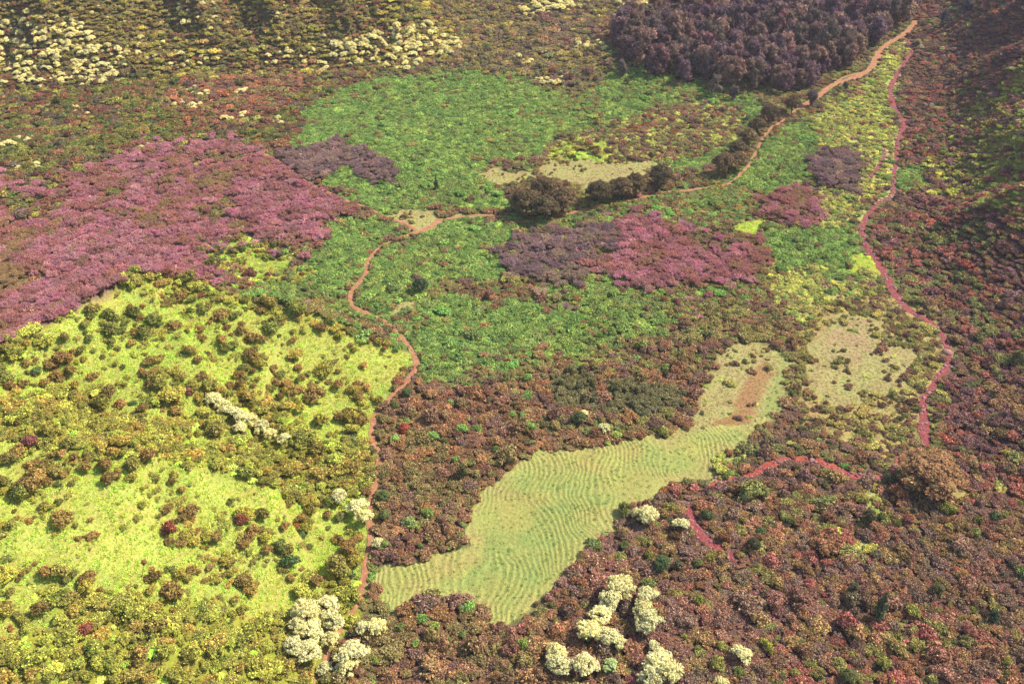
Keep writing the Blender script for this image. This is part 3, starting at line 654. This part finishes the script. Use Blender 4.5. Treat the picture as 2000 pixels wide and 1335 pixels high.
CRISP = np.array([c in ('field', 'pale', 'bright', 'slope', 'hedge', 'ygrass', 'forest') for c in CLS])
def soft_cover(X, Y, Z, r):                         # neighbouring kinds of scrub grow into each other
    c = cover(X, Y, Z); w_ = np.abs(r.normal(size=len(X))) * np.where(r.random(len(X)) < .5, 1.5, 8) * np.where((c == CI['purple']) | (c == CI['purple2']), 1.5, 1); a = r.uniform(0, 6.28, len(X))
    c2 = cover(X + np.cos(a) * w_, Y + np.sin(a) * w_ * 1.4)
    left_ = lambda q: (q == CI['olive']) | (q == CI['slope']) | (q == CI['bright'])
    ok = ~CRISP[c] & ~CRISP[c2] & ((c != CI['green']) | (w_ < 5)) & (left_(c) == left_(c2))
    return np.where(ok, c2, c)
POOL = {}                                           # species -> list of arrays of records
def add(sp, X, Y, Z, T, SC, kind):
    POOL.setdefault(sp, []).append((X, Y, Z, T, SC, np.full(len(X), kind)))
steps = sorted({v[0] for v in RULE.values() if v[0]})
for si, st in enumerate(steps):
    X, Y, Z, px, py, f, r = cells(st, 700 + si)
    c = soft_cover(X, Y, Z, r); rd = road_dist(X, Y)
    for name, (s_, frac, sp) in RULE.items():
        if s_ != st: continue
        m = (c == CI[name])
        if name in ('slope', 'bright', 'ybrown', 'pale', 'patchy', 'shrubyel', 'yscrub'):
            nz = fbm(X / 10, Y / 10, 111, 3) + r.normal(size=len(X)) * .17
            th = np.quantile(nz[m], 1 - frac) if m.any() else 0
            m &= nz > th
        else: m &= r.random(len(X)) < frac
        idx = np.where(m)[0]
        if not len(idx): continue
        ch = r.random(len(idx)); acc = 0
        for kind, wgt, pal, sc in sp:
            s = idx[(ch >= acc) & (ch < acc + wgt)]; acc += wgt
            SC = sc * r.lognormal(-.03, .32 if kind != 'purple' else .2, len(s)); SC = np.clip(SC, sc * .42, sc * 2.0)
            keep = rd[s] > SC * {'shrub': 1.7, 'bush': 1.8, 'vine': 1.2, 'purple': 2.6, 'scrub': 1.7}[kind] * .62
            s, SC = s[keep], SC[keep]
            T = tint_of(pal, X[s], Y[s], r)
            acc_m = r.random(len(s)) < {'green': .0, 'purple': .0, 'purple2': .0, 'yellow': .02, 'hedge': 0, 'greenscrub': .006, 'yscrub': .01}.get(pal, .011)
            T[acc_m] = PALL['accent'][r.integers(0, 6, acc_m.sum())]
            add(kind, X[s], Y[s], Z[s], T, SC, CI[name])
sx, sy, ssc, stn = stones(); add('rock', sx, sy, height(sx, sy) + .1, stn, ssc, CI['mix'])
# grass tufts on the open ground
X, Y, Z, px, py, f, r = cells(1.35, 760, (150, 620))
c = cover(X, Y, Z); rd = road_dist(X, Y)
for name, pal, fr in (('slope', 'yellow', .95), ('bright', 'yellow', .9), ('olive', 'yellow', .25), ('pale', 'pale', .7), ('ybrown', 'pale', .4), ('field', 'field', .22), ('ygrass', 'yellow', .7), ('shrubyel', 'yellow', .6)):
    s = np.where((c == CI[name]) & (rd > .3) & (r.random(len(X)) < fr))[0]
    add('tuft', X[s], Y[s], Z[s] + (.12 if name == 'field' else 0) * 1.0 + (ripple(X[s], Y[s]) if name == 'field' else 0), tint_of(pal, X[s], Y[s], r, .1), r.uniform(.7, 1.3, len(s)) * (.62 if name in ('field', 'pale') else 1.0), CI[name])

# ------------------------------------------------------------------ trees of the dark wood, pale trees, big roadside trees
# (x px, y px of the tree's foot, size factor, label)
def grp_pts(kind, rows):
    out = []
    for px, py, s, lab in rows:
        g_ = gpt(px, py); out.append((g_, s, lab))
    return out

def thing(name, label, cat, loc, rz, sc, group=None):
    o = bpy.data.objects.new(name, None); COL.objects.link(o); o.empty_display_size = .5
    o.location = loc; o.rotation_euler = (0, 0, rz); o.scale = (sc[0], sc[0], sc[1]) if isinstance(sc, tuple) else (sc,) * 3
    o['label'] = label; o['category'] = cat
    if group: o['group'] = group
    return o
def tree(name, sp, label, cat, loc, rz, sc, tint, group=None, v=0):
    o = thing(name, label, cat, loc, rz, sc, group)
    cm = PO[sp][v % len(PO[sp])]
    c = link('crown', cm, o); c['tint'] = [float(t) for t in tint]
    link('trunk', TR[sp][v % len(TR[sp])], o)
    return o

# --- the dark wood
X, Y, Z, px, py, f, r = cells(8.2, 771, (600, 980))
c = cover(X, Y, Z); s = np.where((c == CI['forest']) & (road_dist(X, Y) > 4))[0]
order = s[np.argsort(f[s])]
T = tint_of('forest', X, Y, r, .16)
SCf = np.clip(r.lognormal(.25, .26, len(X)), .7, 1.95)
for k, i in enumerate(order[:300]):
    lab = 'tall brown grey tree in the dark wood above the red track'
    tree('forest_tree', 'forest', lab, 'tree', (X[i], Y[i], Z[i] - .3), r.uniform(0, 6.28), (SCf[i] * 1.0, SCf[i]), T[i], 'tall trees of the dark wood', int(r.integers(0, 8)))
rest = order[300:]
add('forest', X[rest], Y[rest], Z[rest] - .3, T[rest], SCf[rest], CI['forest'])

# --- big trees, one by one
BIG = [
 (1028, 418, 1.02, 'broad dark tree at the left end of the row of big trees'), (1062, 430, 1.0, 'broad brown tree closest to the viewer in the big clump beside the track'),
 (1100, 412, .92, 'broad dark tree at the right end of the big clump beside the track'), (1060, 395, .95, 'big tree standing at the back of the clump beside the track'),
 (1168, 396, 0.87, 'round dark tree first right of the big clump along the track'), (1212, 386, 0.84, 'round dark tree second right of the big clump along the track'),
 (1240, 378, 0.77, 'round dark tree third right of the big clump along the track'), (1288, 366, 0.92, 'round dark tree at the right end of the row above the track bend'),
 (1412, 342, 0.84, 'dark round tree at the lower end of the line beside the sloping track'), (1436, 334, 0.79, 'dark tree at the bend where the sloping track begins'),
 (1440, 305, 0.70, 'brown tree third up the line beside the sloping track'), (1458, 283, 0.74, 'brown tree fourth up the line beside the sloping track'),
 (1478, 262, 0.74, 'brown tree fifth up the line beside the sloping track'), (1500, 240, 0.77, 'brown tree near the top of the line beside the sloping track'),
 (1545, 222, .62, 'narrow dark tree standing alone where the track passes the wood'),
 (1812, 950, .98, 'very wide round brown tree beside the bend of the red stream'), 
]
for k, (a, b, s_, lab) in enumerate(BIG):
    hs_ = 1.0; p = gpt(a, b); col = PALL['big'][k % 3] * random.uniform(.9, 1.15)
    col = pal_fix(col)
    if 'very wide' in lab: col = pal_fix(lin((146, 106, 66))); s_ *= 1.4; hs_ = .62
    hs = 1.0 if 'narrow' not in lab else 1.35
    tree('broadleaf_tree', 'big', lab, 'tree', (p[0], p[1], p[2] - .3), k * 1.7, (s_ * 1.38, s_ * 1.3 * hs_ * hs * random.uniform(.9, 1.05)), col, None, k)
MID = [
 (1215, 150, 0.75, (112, 94, 88), 'tall dull tree standing forward of the lower left corner of the wood', 'forest'),
 (1395, 188, 0.80, (116, 100, 86), 'tall brown tree standing out before the front of the wood', 'forest'),
 (1432, 196, 0.62, (104, 90, 86), 'smaller tree just right of the one before the front of the wood', 'forest'),
 (1582, 206, 0.70, (108, 92, 84), 'tree in the meadow corner between the wood and the red track', 'forest'),
 (1655, 132, 0.72, (104, 90, 88), 'dark tree on the grass strip beside the red track', 'forest'),
 (1840, 55, 0.70, (84, 80, 84), 'dark tree on the shaded slope beyond the top of the red track', 'forest'),
 (1885, 30, 0.75, (80, 76, 84), 'dark tree highest on the shaded slope beyond the red track', 'forest'),
 (1650, 175, 0.35, (84, 100, 66), 'small green tree on the yellow grass right of the red track', 'forest'),

 (852, 372, .5, (62, 84, 50), 'dark green pointed tree standing alone in the green meadow', 'spire'),
 (822, 570, .62, (78, 92, 56), 'dark green leafy tree in the vines right of the track bend', 'big'),
 (1735, 945, .42, (96, 92, 60), 'small round olive tree left of the very wide brown tree', 'big'),
 (1714, 1214, .8, (92, 96, 62), 'upright green tree throwing a black shadow on the lower right thicket', 'spire'),
 (1292, 1112, .5, (92, 108, 58), 'leafy green tree in the thicket below the rippled field', 'big'),
 (1828, 1160, .38, (105, 100, 62), 'small olive tree rising from the thicket at the far lower right', 'big'),
 (1695, 1022, .45, (98, 92, 58), 'small tree with a dark shadow on the gap in the right thicket', 'forest'),
 (750, 975, .36, (110, 118, 60), 'small green tree right of the track beside its upper straight', 'big'),
 (752, 1012, .34, (118, 122, 62), 'small green tree right of the track opposite the pale trees', 'big'),
 (745, 1075, .22, (205, 200, 120), 'tiny pale yellow tree right of the track above the field corner', 'big'),
 (795, 775, .36, (96, 112, 58), 'round green tree beside the track where it enters the brown thicket', 'big'),
 (770, 800, .34, (104, 104, 55), 'olive tree just left of the round green tree at the track', 'big'),
 (1130, 825, .45, (100, 108, 62), 'grey green tree in the brown thicket under the dark hedge', 'big'),
 (968, 885, .3, (108, 118, 58), 'small green tree in the brown thicket above the rippled field', 'big'),
 (1470, 1070, .38, (86, 84, 52), 'dark tree in the thicket right of the dry pink stream', 'big'),
 (1935, 1215, .34, (72, 88, 56), 'dark green tree in the thicket near the right edge', 'forest'),
 (1655, 1330, .42, (112, 112, 58), 'olive tree in the lower right thicket at the bottom edge', 'big'),
 (1665, 1160, .3, (92, 92, 62), 'small grey green tree left of the black shadow in the thicket', 'forest'),
 (905, 930, .38, (98, 96, 52), 'olive tree with a long dark shadow at the edge of the field thicket', 'forest'),
 (790, 845, .38, (172, 84, 58), 'orange red tree right of the track in the brown thicket', 'big'),
 (1225, 165, .4, (112, 102, 62), 'round olive bush tree in the green meadow near the wood', 'big'),
 (1163, 160, .36, (108, 96, 66), 'low brown bush tree left of the round olive one near the wood', 'big'),
]
for k, (a, b, s_, col, lab, sp) in enumerate(MID):
    p = gpt(a, b); tree('pointed_tree' if sp == 'spire' else 'round_tree', sp, lab, 'tree', (p[0], p[1], p[2] - .2), k * 2.3, s_ * (1 if sp == 'big' else 1.25), pal_fix(lin(col)), None, k)

# --- pale silver trees, the near ones one by one (px of crown centre)
PALE = [
 (1207, 1150, 1.15, 'tallest cream tree in the lower middle thicket, top of its cluster'), (1192, 1178, .95, 'cream tree directly below the tallest one in the lower middle cluster'),
 (1262, 1170, .85, 'cream tree top right of the lower middle cluster'), (1255, 1192, .8, 'cream tree in the middle of the right hand column of the cluster'),
 (1265, 1215, .95, 'cream tree at the foot of the right hand column of the cluster'),
 (1172, 1205, .85, 'cream tree in the left column just under the tallest tree'), (1150, 1235, .95, 'cream tree at the left foot of the lower middle cluster'),
 (1178, 1238, .7, 'cream tree between two others at the foot of the left column'), (1198, 1250, .78, 'small cream tree at the right foot of the left column'),
 (1085, 1275, .8, 'cream tree upper one of a pair near the bottom edge'), (1088, 1298, .85, 'cream tree lower one of a pair near the bottom edge'),
 (1142, 1300, .95, 'cream tree standing alone right of the bottom pair'), (1192, 1300, .6, 'small greenish cream tree at the bottom middle'),
 (1274, 1262, .5, 'slim small cream tree on top of the bottom middle clump'), (1282, 1292, .95, 'large cream tree in the bottom middle clump'),
 (1300, 1318, 1.1, 'large cream tree at the bottom right of the bottom middle clump'), (1272, 1325, .9, 'cream tree left in the bottom middle clump at the frame edge'),
 (1262, 1008, .95, 'wide cream tree in the thicket just below the rippled field'), (1245, 1003, .6, 'small cream tree touching the left of the wide one below the field'),
 (1328, 1028, .72, 'cream tree beside the pink patch of the dry stream'), (1445, 1280, .72, 'cream tree standing alone in the lower right thicket'),
 (1408, 1338, .6, 'cream tree cut by the bottom edge of the picture'),
 (1180, 836, .55, 'small cream tree on the upper edge of the rippled field'), (1140, 808, .42, 'tiny cream tree beside the grey green tree under the hedge'),
 (735, 1226, .75, 'cream tree right of the track at the bottom left of the field'), (712, 1228, .6, 'cream tree close to the right side of the lower track'),
 (690, 1282, 1.05, 'large cream tree right of the track near the bottom edge'), (682, 1302, .8, 'cream tree below the large one right of the track'), (637, 1305, .55, 'small cream tree touching the left side of the track at the bottom'),
 (642, 1190, 1.0, 'large cream tree at the top of the clump left of the lower track'), (600, 1200, 1.05, 'large cream tree left in the clump beside the lower track'),
 (655, 1215, .8, 'cream tree between the large top tree and the lower track'), (615, 1235, .95, 'cream tree in the heart of the clump beside the lower track'),
 (585, 1222, .8, 'cream tree at the far left of the clump beside the lower track'), (575, 1262, .7, 'cream tree lower left of the clump beside the lower track'),
 (605, 1275, .95, 'large cream tree at the foot of the clump beside the lower track'), (650, 1252, .7, 'cream tree leaning over the track at the foot of its clump'),
 (662, 970, .72, 'cream tree highest of the three left of the middle track'), (700, 990, .8, 'cream tree middle of the three left of the middle track'), (712, 1012, .75, 'cream tree lowest of the three left of the middle track'),
 (738, 1062, .5, 'small cream tree standing right of the middle track'),
 (420, 782, .72, 'cream tree at the upper left of the diagonal band on the slope'), (438, 795, .75, 'cream tree second in the diagonal band on the yellow slope'),
 (455, 808, .75, 'cream tree third in the diagonal band on the yellow slope'), (472, 818, .75, 'cream tree fourth in the diagonal band on the yellow slope'),
 (492, 826, .75, 'cream tree fifth in the diagonal band on the yellow slope'), (512, 836, .75, 'cream tree sixth in the diagonal band on the yellow slope'),
 (470, 838, .6, 'cream tree low on the underside of the diagonal band'), (528, 848, .6, 'cream tree at the lower end of the diagonal band'), (558, 858, .68, 'round cream tree standing apart below the diagonal band'),
]
for k, (a, b, s_, lab) in enumerate(PALE):
    p = gpt(a, b + 14 * s_); r_ = rs(900 + k)
    col = PALL['white'][k % 3] * r_.uniform(.78, .95)
    if 'greenish' in lab: col = lin((190, 200, 130))
    tree('pale_tree', 'white', lab, 'tree', (p[0], p[1], p[2] - .3), k * 1.3, (s_ * 1.32, s_ * r_.uniform(1.15, 1.35)), col, 'pale silver trees near the viewer', k)
# --- and the many on the far hillsides
WREG = [(250, .72, 1, [(-20, 60), (60, 30), (150, 40), (185, 80), (260, 110), (245, 165), (150, 170), (60, 175), (-20, 165)]),
        (24, .6, 2, [(345, 0), (420, 0), (425, 60), (355, 75)]),
        (150, .78, 1, [(650, 88), (710, 78), (760, 60), (840, 50), (905, 85), (895, 105), (800, 140), (700, 132), (645, 120)]),
        (26, .6, 2, [(255, 70), (430, 115), (420, 140), (260, 130)]), (22, .65, 2, [(500, 105), (650, 85), (640, 140), (520, 140)]),
        (48, .85, 3, [(1005, 0), (1060, -10), (1150, 0), (1140, 20), (1050, 32), (1010, 35)]), (12, .7, 3, [(1110, 90), (1130, 76), (1195, 85), (1190, 100), (1120, 104)]),
        (10, .7, 3, [(980, 118), (1050, 118), (1050, 132), (990, 130)]), (9, .7, 3, [(1045, 155), (1100, 152), (1098, 168), (1060, 168)]),
        (46, .42, 2, [(430, 0), (680, 0), (700, 80), (450, 90)]), (26, .42, 2, [(-20, 0), (250, 0), (250, 60), (-20, 50)]), (10, .7, 4, [(1830, 0), (1940, 5), (1870, 45), (1840, 50)]), (8, .7, 4, [(1790, 90), (1870, 95), (1850, 150), (1790, 150)]),
        (6, .7, 4, [(1795, 195), (1850, 200), (1840, 220), (1800, 220)]), (12, .7, 3, [(1200, 5), (1280, 5), (1290, 18), (1210, 28)])]
LABW = {1: 'cream tree in a dense drift on the top left hillside', 2: 'cream tree scattered among olive shrubs on the top left hillside',
        3: 'cream tree on the far ground at the top between hillside and wood', 4: 'faded cream tree on the dark upper right slope'}
CLUST = [((150, 208), 5, 'beside the left part of the olive scrub below the hillside'), ((160, 218), 3, 'just under the left group in the olive scrub'), ((350, 205), 5, 'in a loose group left of the rusty scrub'),
         ((390, 182), 6, 'at the top of the rusty scrub'), ((385, 208), 4, 'in the middle of the rusty scrub'), ((435, 235), 6, 'in the row above the purple wood'), ((485, 228), 7, 'in the right row above the purple wood'),
         ((475, 182), 6, 'near the upper right corner of the rusty scrub'), ((550, 238), 5, 'at the left tip of the green meadow'), ((18, 282), 9, 'at the left edge above the purple wood'), ((40, 275), 5, 'at the left edge right of the big group'),
         ((292, 290), 4, 'just above the top of the purple wood'), ((65, 328), 3, 'low at the left edge above the purple wood')]
rw = rs(888); farw = []
for n, s_, li, P in WREG:
    P = np.array(P, float); lo, hi = P.min(0), P.max(0); k = 0; pts_ = []
    tries = 0
    while k < n and tries < 6000:
        tries += 1
        q = rw.uniform(lo, hi)
        if inpoly(np.array([q[0]]), np.array([q[1]]), [tuple(t) for t in P])[0] and all((q[0] - a[0]) ** 2 + ((q[1] - a[1]) * 1.3) ** 2 > 26 for a in pts_):
            pts_.append(q); k += 1
            farw.append((q[0], q[1], s_ * rw.uniform(.5, 1.25), LABW[li], li))
for (a, b), n, where in CLUST:
    for k in range(n):
        farw.append((a + rw.normal() * 12, b + rw.normal() * 5, .62 * rw.uniform(.7, 1.1), 'cream tree ' + where, 5))
farw = sorted(farw, key=lambda t: -t[1])
rest = []
for k, (a, b, s_, lab, li) in enumerate(farw):
    p = gpt(a, b); col = PALL['white'][k % 3] * np.array([1, .97, .95]) * rw.uniform(.9, 1.08)
    if li == 4: col = col * .6  # cream tint made darker on the upper right slope
    if len(farw) - 250 <= 0 or k < 250:
        tree('pale_tree', 'white', lab, 'tree', (p[0], p[1], p[2] - .3), float(rw.uniform(0, 6.28)), (float(s_) * 1.0, float(s_) * .8), col, lab[:60].replace('cream tree', 'cream trees', 1), k)
    else: rest.append((p, s_, col))
if rest:
    add('white', np.array([q[0][0] for q in rest]), np.array([q[0][1] for q in rest]), np.array([q[0][2] for q in rest]) - .3, np.array([q[2] for q in rest]), np.array([q[1] for q in rest]), CI['hilltl'])

hz = bpy.data.materials.new('air'); hz.use_nodes = True; hz.node_tree.nodes.clear()
_o = hz.node_tree.nodes.new('ShaderNodeOutputMaterial'); _v = hz.node_tree.nodes.new('ShaderNodeVolumePrincipled')
_v.inputs['Color'].default_value = (.80, .80, .95, 1); _v.inputs['Density'].default_value = HAZE; _v.inputs['Anisotropy'].default_value = .2
hz.node_tree.links.new(_v.outputs[0], _o.inputs['Volume'])
zlo, zhi = float(V_ground[:, 2].min()) - 1, max(CAM_H, float(V_ground[:, 2].max()) + 20) + 12
bx = np.array([[x_, y_, z_] for z_ in (zlo, zhi) for y_ in (V_ground[:, 1].min() - 5, V_ground[:, 1].max() + 5) for x_ in (V_ground[:, 0].min() - 5, V_ground[:, 0].max() + 5)], float)
bf = np.array([[0, 2, 3, 1], [4, 5, 7, 6], [0, 1, 5, 4], [2, 6, 7, 3], [0, 4, 6, 2], [1, 3, 7, 5]])
if HAZE:
    ho = link('haze', mesh_np('haze', bx, bf, [hz])); ho['kind'] = 'stuff'; ho['label'] = 'thin pale air over the far end of the valley'

# ------------------------------------------------------------------ individuals among the shrubs, and the rest as masses
def mk_group():
    gtree = {}
    return gtree
def gn_scatter(name, sp, X, Y, Z, T, SC, label):
    r = rs(hash(name) % 1000 if False else len(X))
    n = len(X); meshes = PI_[sp]
    me = bpy.data.meshes.new(name); me.vertices.add(n)
    me.vertices.foreach_set('co', np.stack([X, Y, Z], 1).astype(np.float32).ravel())
    def at(nm, typ, d, f): a = me.attributes.new(nm, typ, 'POINT'); a.data.foreach_set(f, np.asarray(d).ravel())
    at('tint', 'FLOAT_COLOR', np.concatenate([T, np.ones((n, 1))], 1).astype(np.float32), 'color')
    rot = np.stack([r.normal(size=n) * .06, r.normal(size=n) * .06, r.uniform(0, 6.28, n)], 1).astype(np.float32)
    at('rot', 'FLOAT_VECTOR', rot, 'vector')
    sc = np.stack([SC * r.uniform(.75, 1.35, n), SC * r.uniform(.75, 1.35, n), SC * r.uniform(.75, 1.2, n)], 1).astype(np.float32)
    at('scl', 'FLOAT_VECTOR', sc, 'vector'); at('pi', 'INT', r.integers(0, len(meshes), n).astype(np.int32), 'value')
    o = link(name, me); o['kind'] = 'stuff'; o['label'] = label
    cl = bpy.data.collections.new('shapes_' + name)
    for i, m in enumerate(meshes):
        q = bpy.data.objects.new('%s_shape_%02d' % (sp, i), m); cl.objects.link(q)
    ng = bpy.data.node_groups.new('scatter_' + name, 'GeometryNodeTree')
    ng.interface.new_socket('Geometry', in_out='INPUT', socket_type='NodeSocketGeometry'); ng.interface.new_socket('Geometry', in_out='OUTPUT', socket_type='NodeSocketGeometry')
    N = ng.nodes; L = ng.links
    gi = N.new('NodeGroupInput'); go = N.new('NodeGroupOutput'); ip = N.new('GeometryNodeInstanceOnPoints')
    ci = N.new('GeometryNodeCollectionInfo'); ci.inputs['Collection'].default_value = cl; ci.inputs['Separate Children'].default_value = True; ci.inputs['Reset Children'].default_value = True
    def na(nm, t): a = N.new('GeometryNodeInputNamedAttribute'); a.data_type = t; a.inputs['Name'].default_value = nm; return a.outputs['Attribute']
    L.new(gi.outputs[0], ip.inputs['Points']); L.new(ci.outputs[0], ip.inputs['Instance']); ip.inputs['Pick Instance'].default_value = True
    L.new(na('pi', 'INT'), ip.inputs['Instance Index']); L.new(na('rot', 'FLOAT_VECTOR'), ip.inputs['Rotation']); L.new(na('scl', 'FLOAT_VECTOR'), ip.inputs['Scale'])
    L.new(ip.outputs[0], go.inputs[0])
    md = o.modifiers.new('scatter', 'NODES'); md.node_group = ng
    return o

def colour_word(t):
    s = np.clip(t, 0, 1) ** (1 / 2.2) * 255; r_, g_, b_ = s
    if g_ > r_ * 1.03: return 'yellow green' if r_ > 150 else ('bright green' if g_ > 118 and r_ < 110 else 'dark green')
    if r_ > 138 and g_ < r_ * .66: return 'rust red'
    if b_ > g_ * .97: return 'mauve'
    if g_ > r_ * .88: return 'pale yellow' if r_ > 158 else 'olive'
    if r_ > 125: return 'reddish brown'
    return 'dark brown' if r_ < 98 else 'brown'
WHERE = {'brown': 'in the brown thicket around the rippled field', 'maroon': 'in the wide thicket at the lower right', 'dark': 'on the shaded slope beyond the stream',
         'olive': 'in the dense scrub on the left spur', 'slope': 'standing on the yellow grass of the left spur', 'bright': 'standing alone on the brightest grass of the left spur',
         'hedge': 'in the dense dark block of bushes above the field', 'pale': 'dotted over the pale dry clearing', 'ybrown': 'in the patchy scrub inside the stream bend',
         'mixbrown': 'in the mixed scrub between clearing and track', 'purple': 'in the pink purple wood behind the left spur', 'purple2': 'in the grey purple thicket beside the meadow'}
CAT = {'scrub': 'shrub', 'shrub': 'shrub', 'bush': 'bush', 'purple': 'tree'}
NM = {'scrub': 'low_shrub', 'shrub': 'tall_shrub', 'bush': 'round_bush', 'purple': 'purple_tree'}
MASS = {'scrub': ('scrub', 'continuous mat of low brown and olive scrub over valley and slopes'), 'rock': ('stream_stones', 'pale pink and grey stones strewn in the stream bed'), 'shrub': ('shrub_thicket', 'upright brown and olive shrubs standing out of the scrub'), 'bush': ('bush_thicket', 'mass of small round bushes filling the valley scrub'),
        'vine': ('ground_cover', 'low leafy green creepers and scrub carpeting the valley floor'), 'purple': ('purple_canopy', 'continuous pink purple tree canopy seen as one mass'),
        'tuft': ('grass', 'yellow green grass growing in tufts on open ground'), 'forest': ('wood', 'far part of the dark wood reading as one mass'), 'white': ('far_pale_trees', 'furthest cream trees on the top left hillside')}
for sp, recs in POOL.items():
    X, Y, Z, T, SC, K = [np.concatenate([q[i] for q in recs]) for i in range(6)]
    px, py, f = proj(X, Y, Z)
    # drop what sits on individually placed trees? they simply stand among them
    ind = np.array([], int)
    if sp in CAT:
        size = SC / f; vis = (px > 5) & (px < 1995) & (py > 5) & (py < 1330)
        ok = np.where(vis)[0]
        if sp == 'bush':                            # those standing apart on the open grass come first
            size = size * np.where((K == CI['slope']) | (K == CI['bright']) | (K == CI['pale']), 1.8, 1)
        ind = ok[np.argsort(-size[ok])][:300]
        rr = rs(31)
        for i in ind:
            cw = colour_word(T[i]); kn = CLS[K[i]]; wh = WHERE.get(kn, 'among the scrub on the valley floor')
            lab = '%s %s %s' % (cw, 'feathery tree' if sp == 'purple' else ('round bush' if sp == 'bush' else ('low spreading shrub' if sp == 'scrub' else 'upright shrub')), wh)
            o = link(NM[sp], PO[sp][int(rr.integers(0, len(PO[sp])))])
            o.location = (X[i], Y[i], Z[i]); o.rotation_euler = (0, 0, float(rr.uniform(0, 6.28))); o.scale = (SC[i] * float(rr.uniform(.8, 1.3)), SC[i] * float(rr.uniform(.8, 1.3)), SC[i] * float(rr.uniform(.8, 1.15)))
            o['tint'] = [float(t) for t in T[i]]; o['label'] = lab; o['category'] = CAT[sp]
            o['group'] = '%s %s %s' % (cw, 'trees' if sp == 'purple' else ('round bushes' if sp == 'bush' else ('low shrubs' if sp == 'scrub' else 'upright shrubs')), wh)
    m = np.ones(len(X), bool); m[ind] = False
    nm, lab = MASS[sp]
    gn_scatter(nm, sp, X[m], Y[m], Z[m], T[m], SC[m], lab)
    print(sp, len(X), 'individual', len(ind))
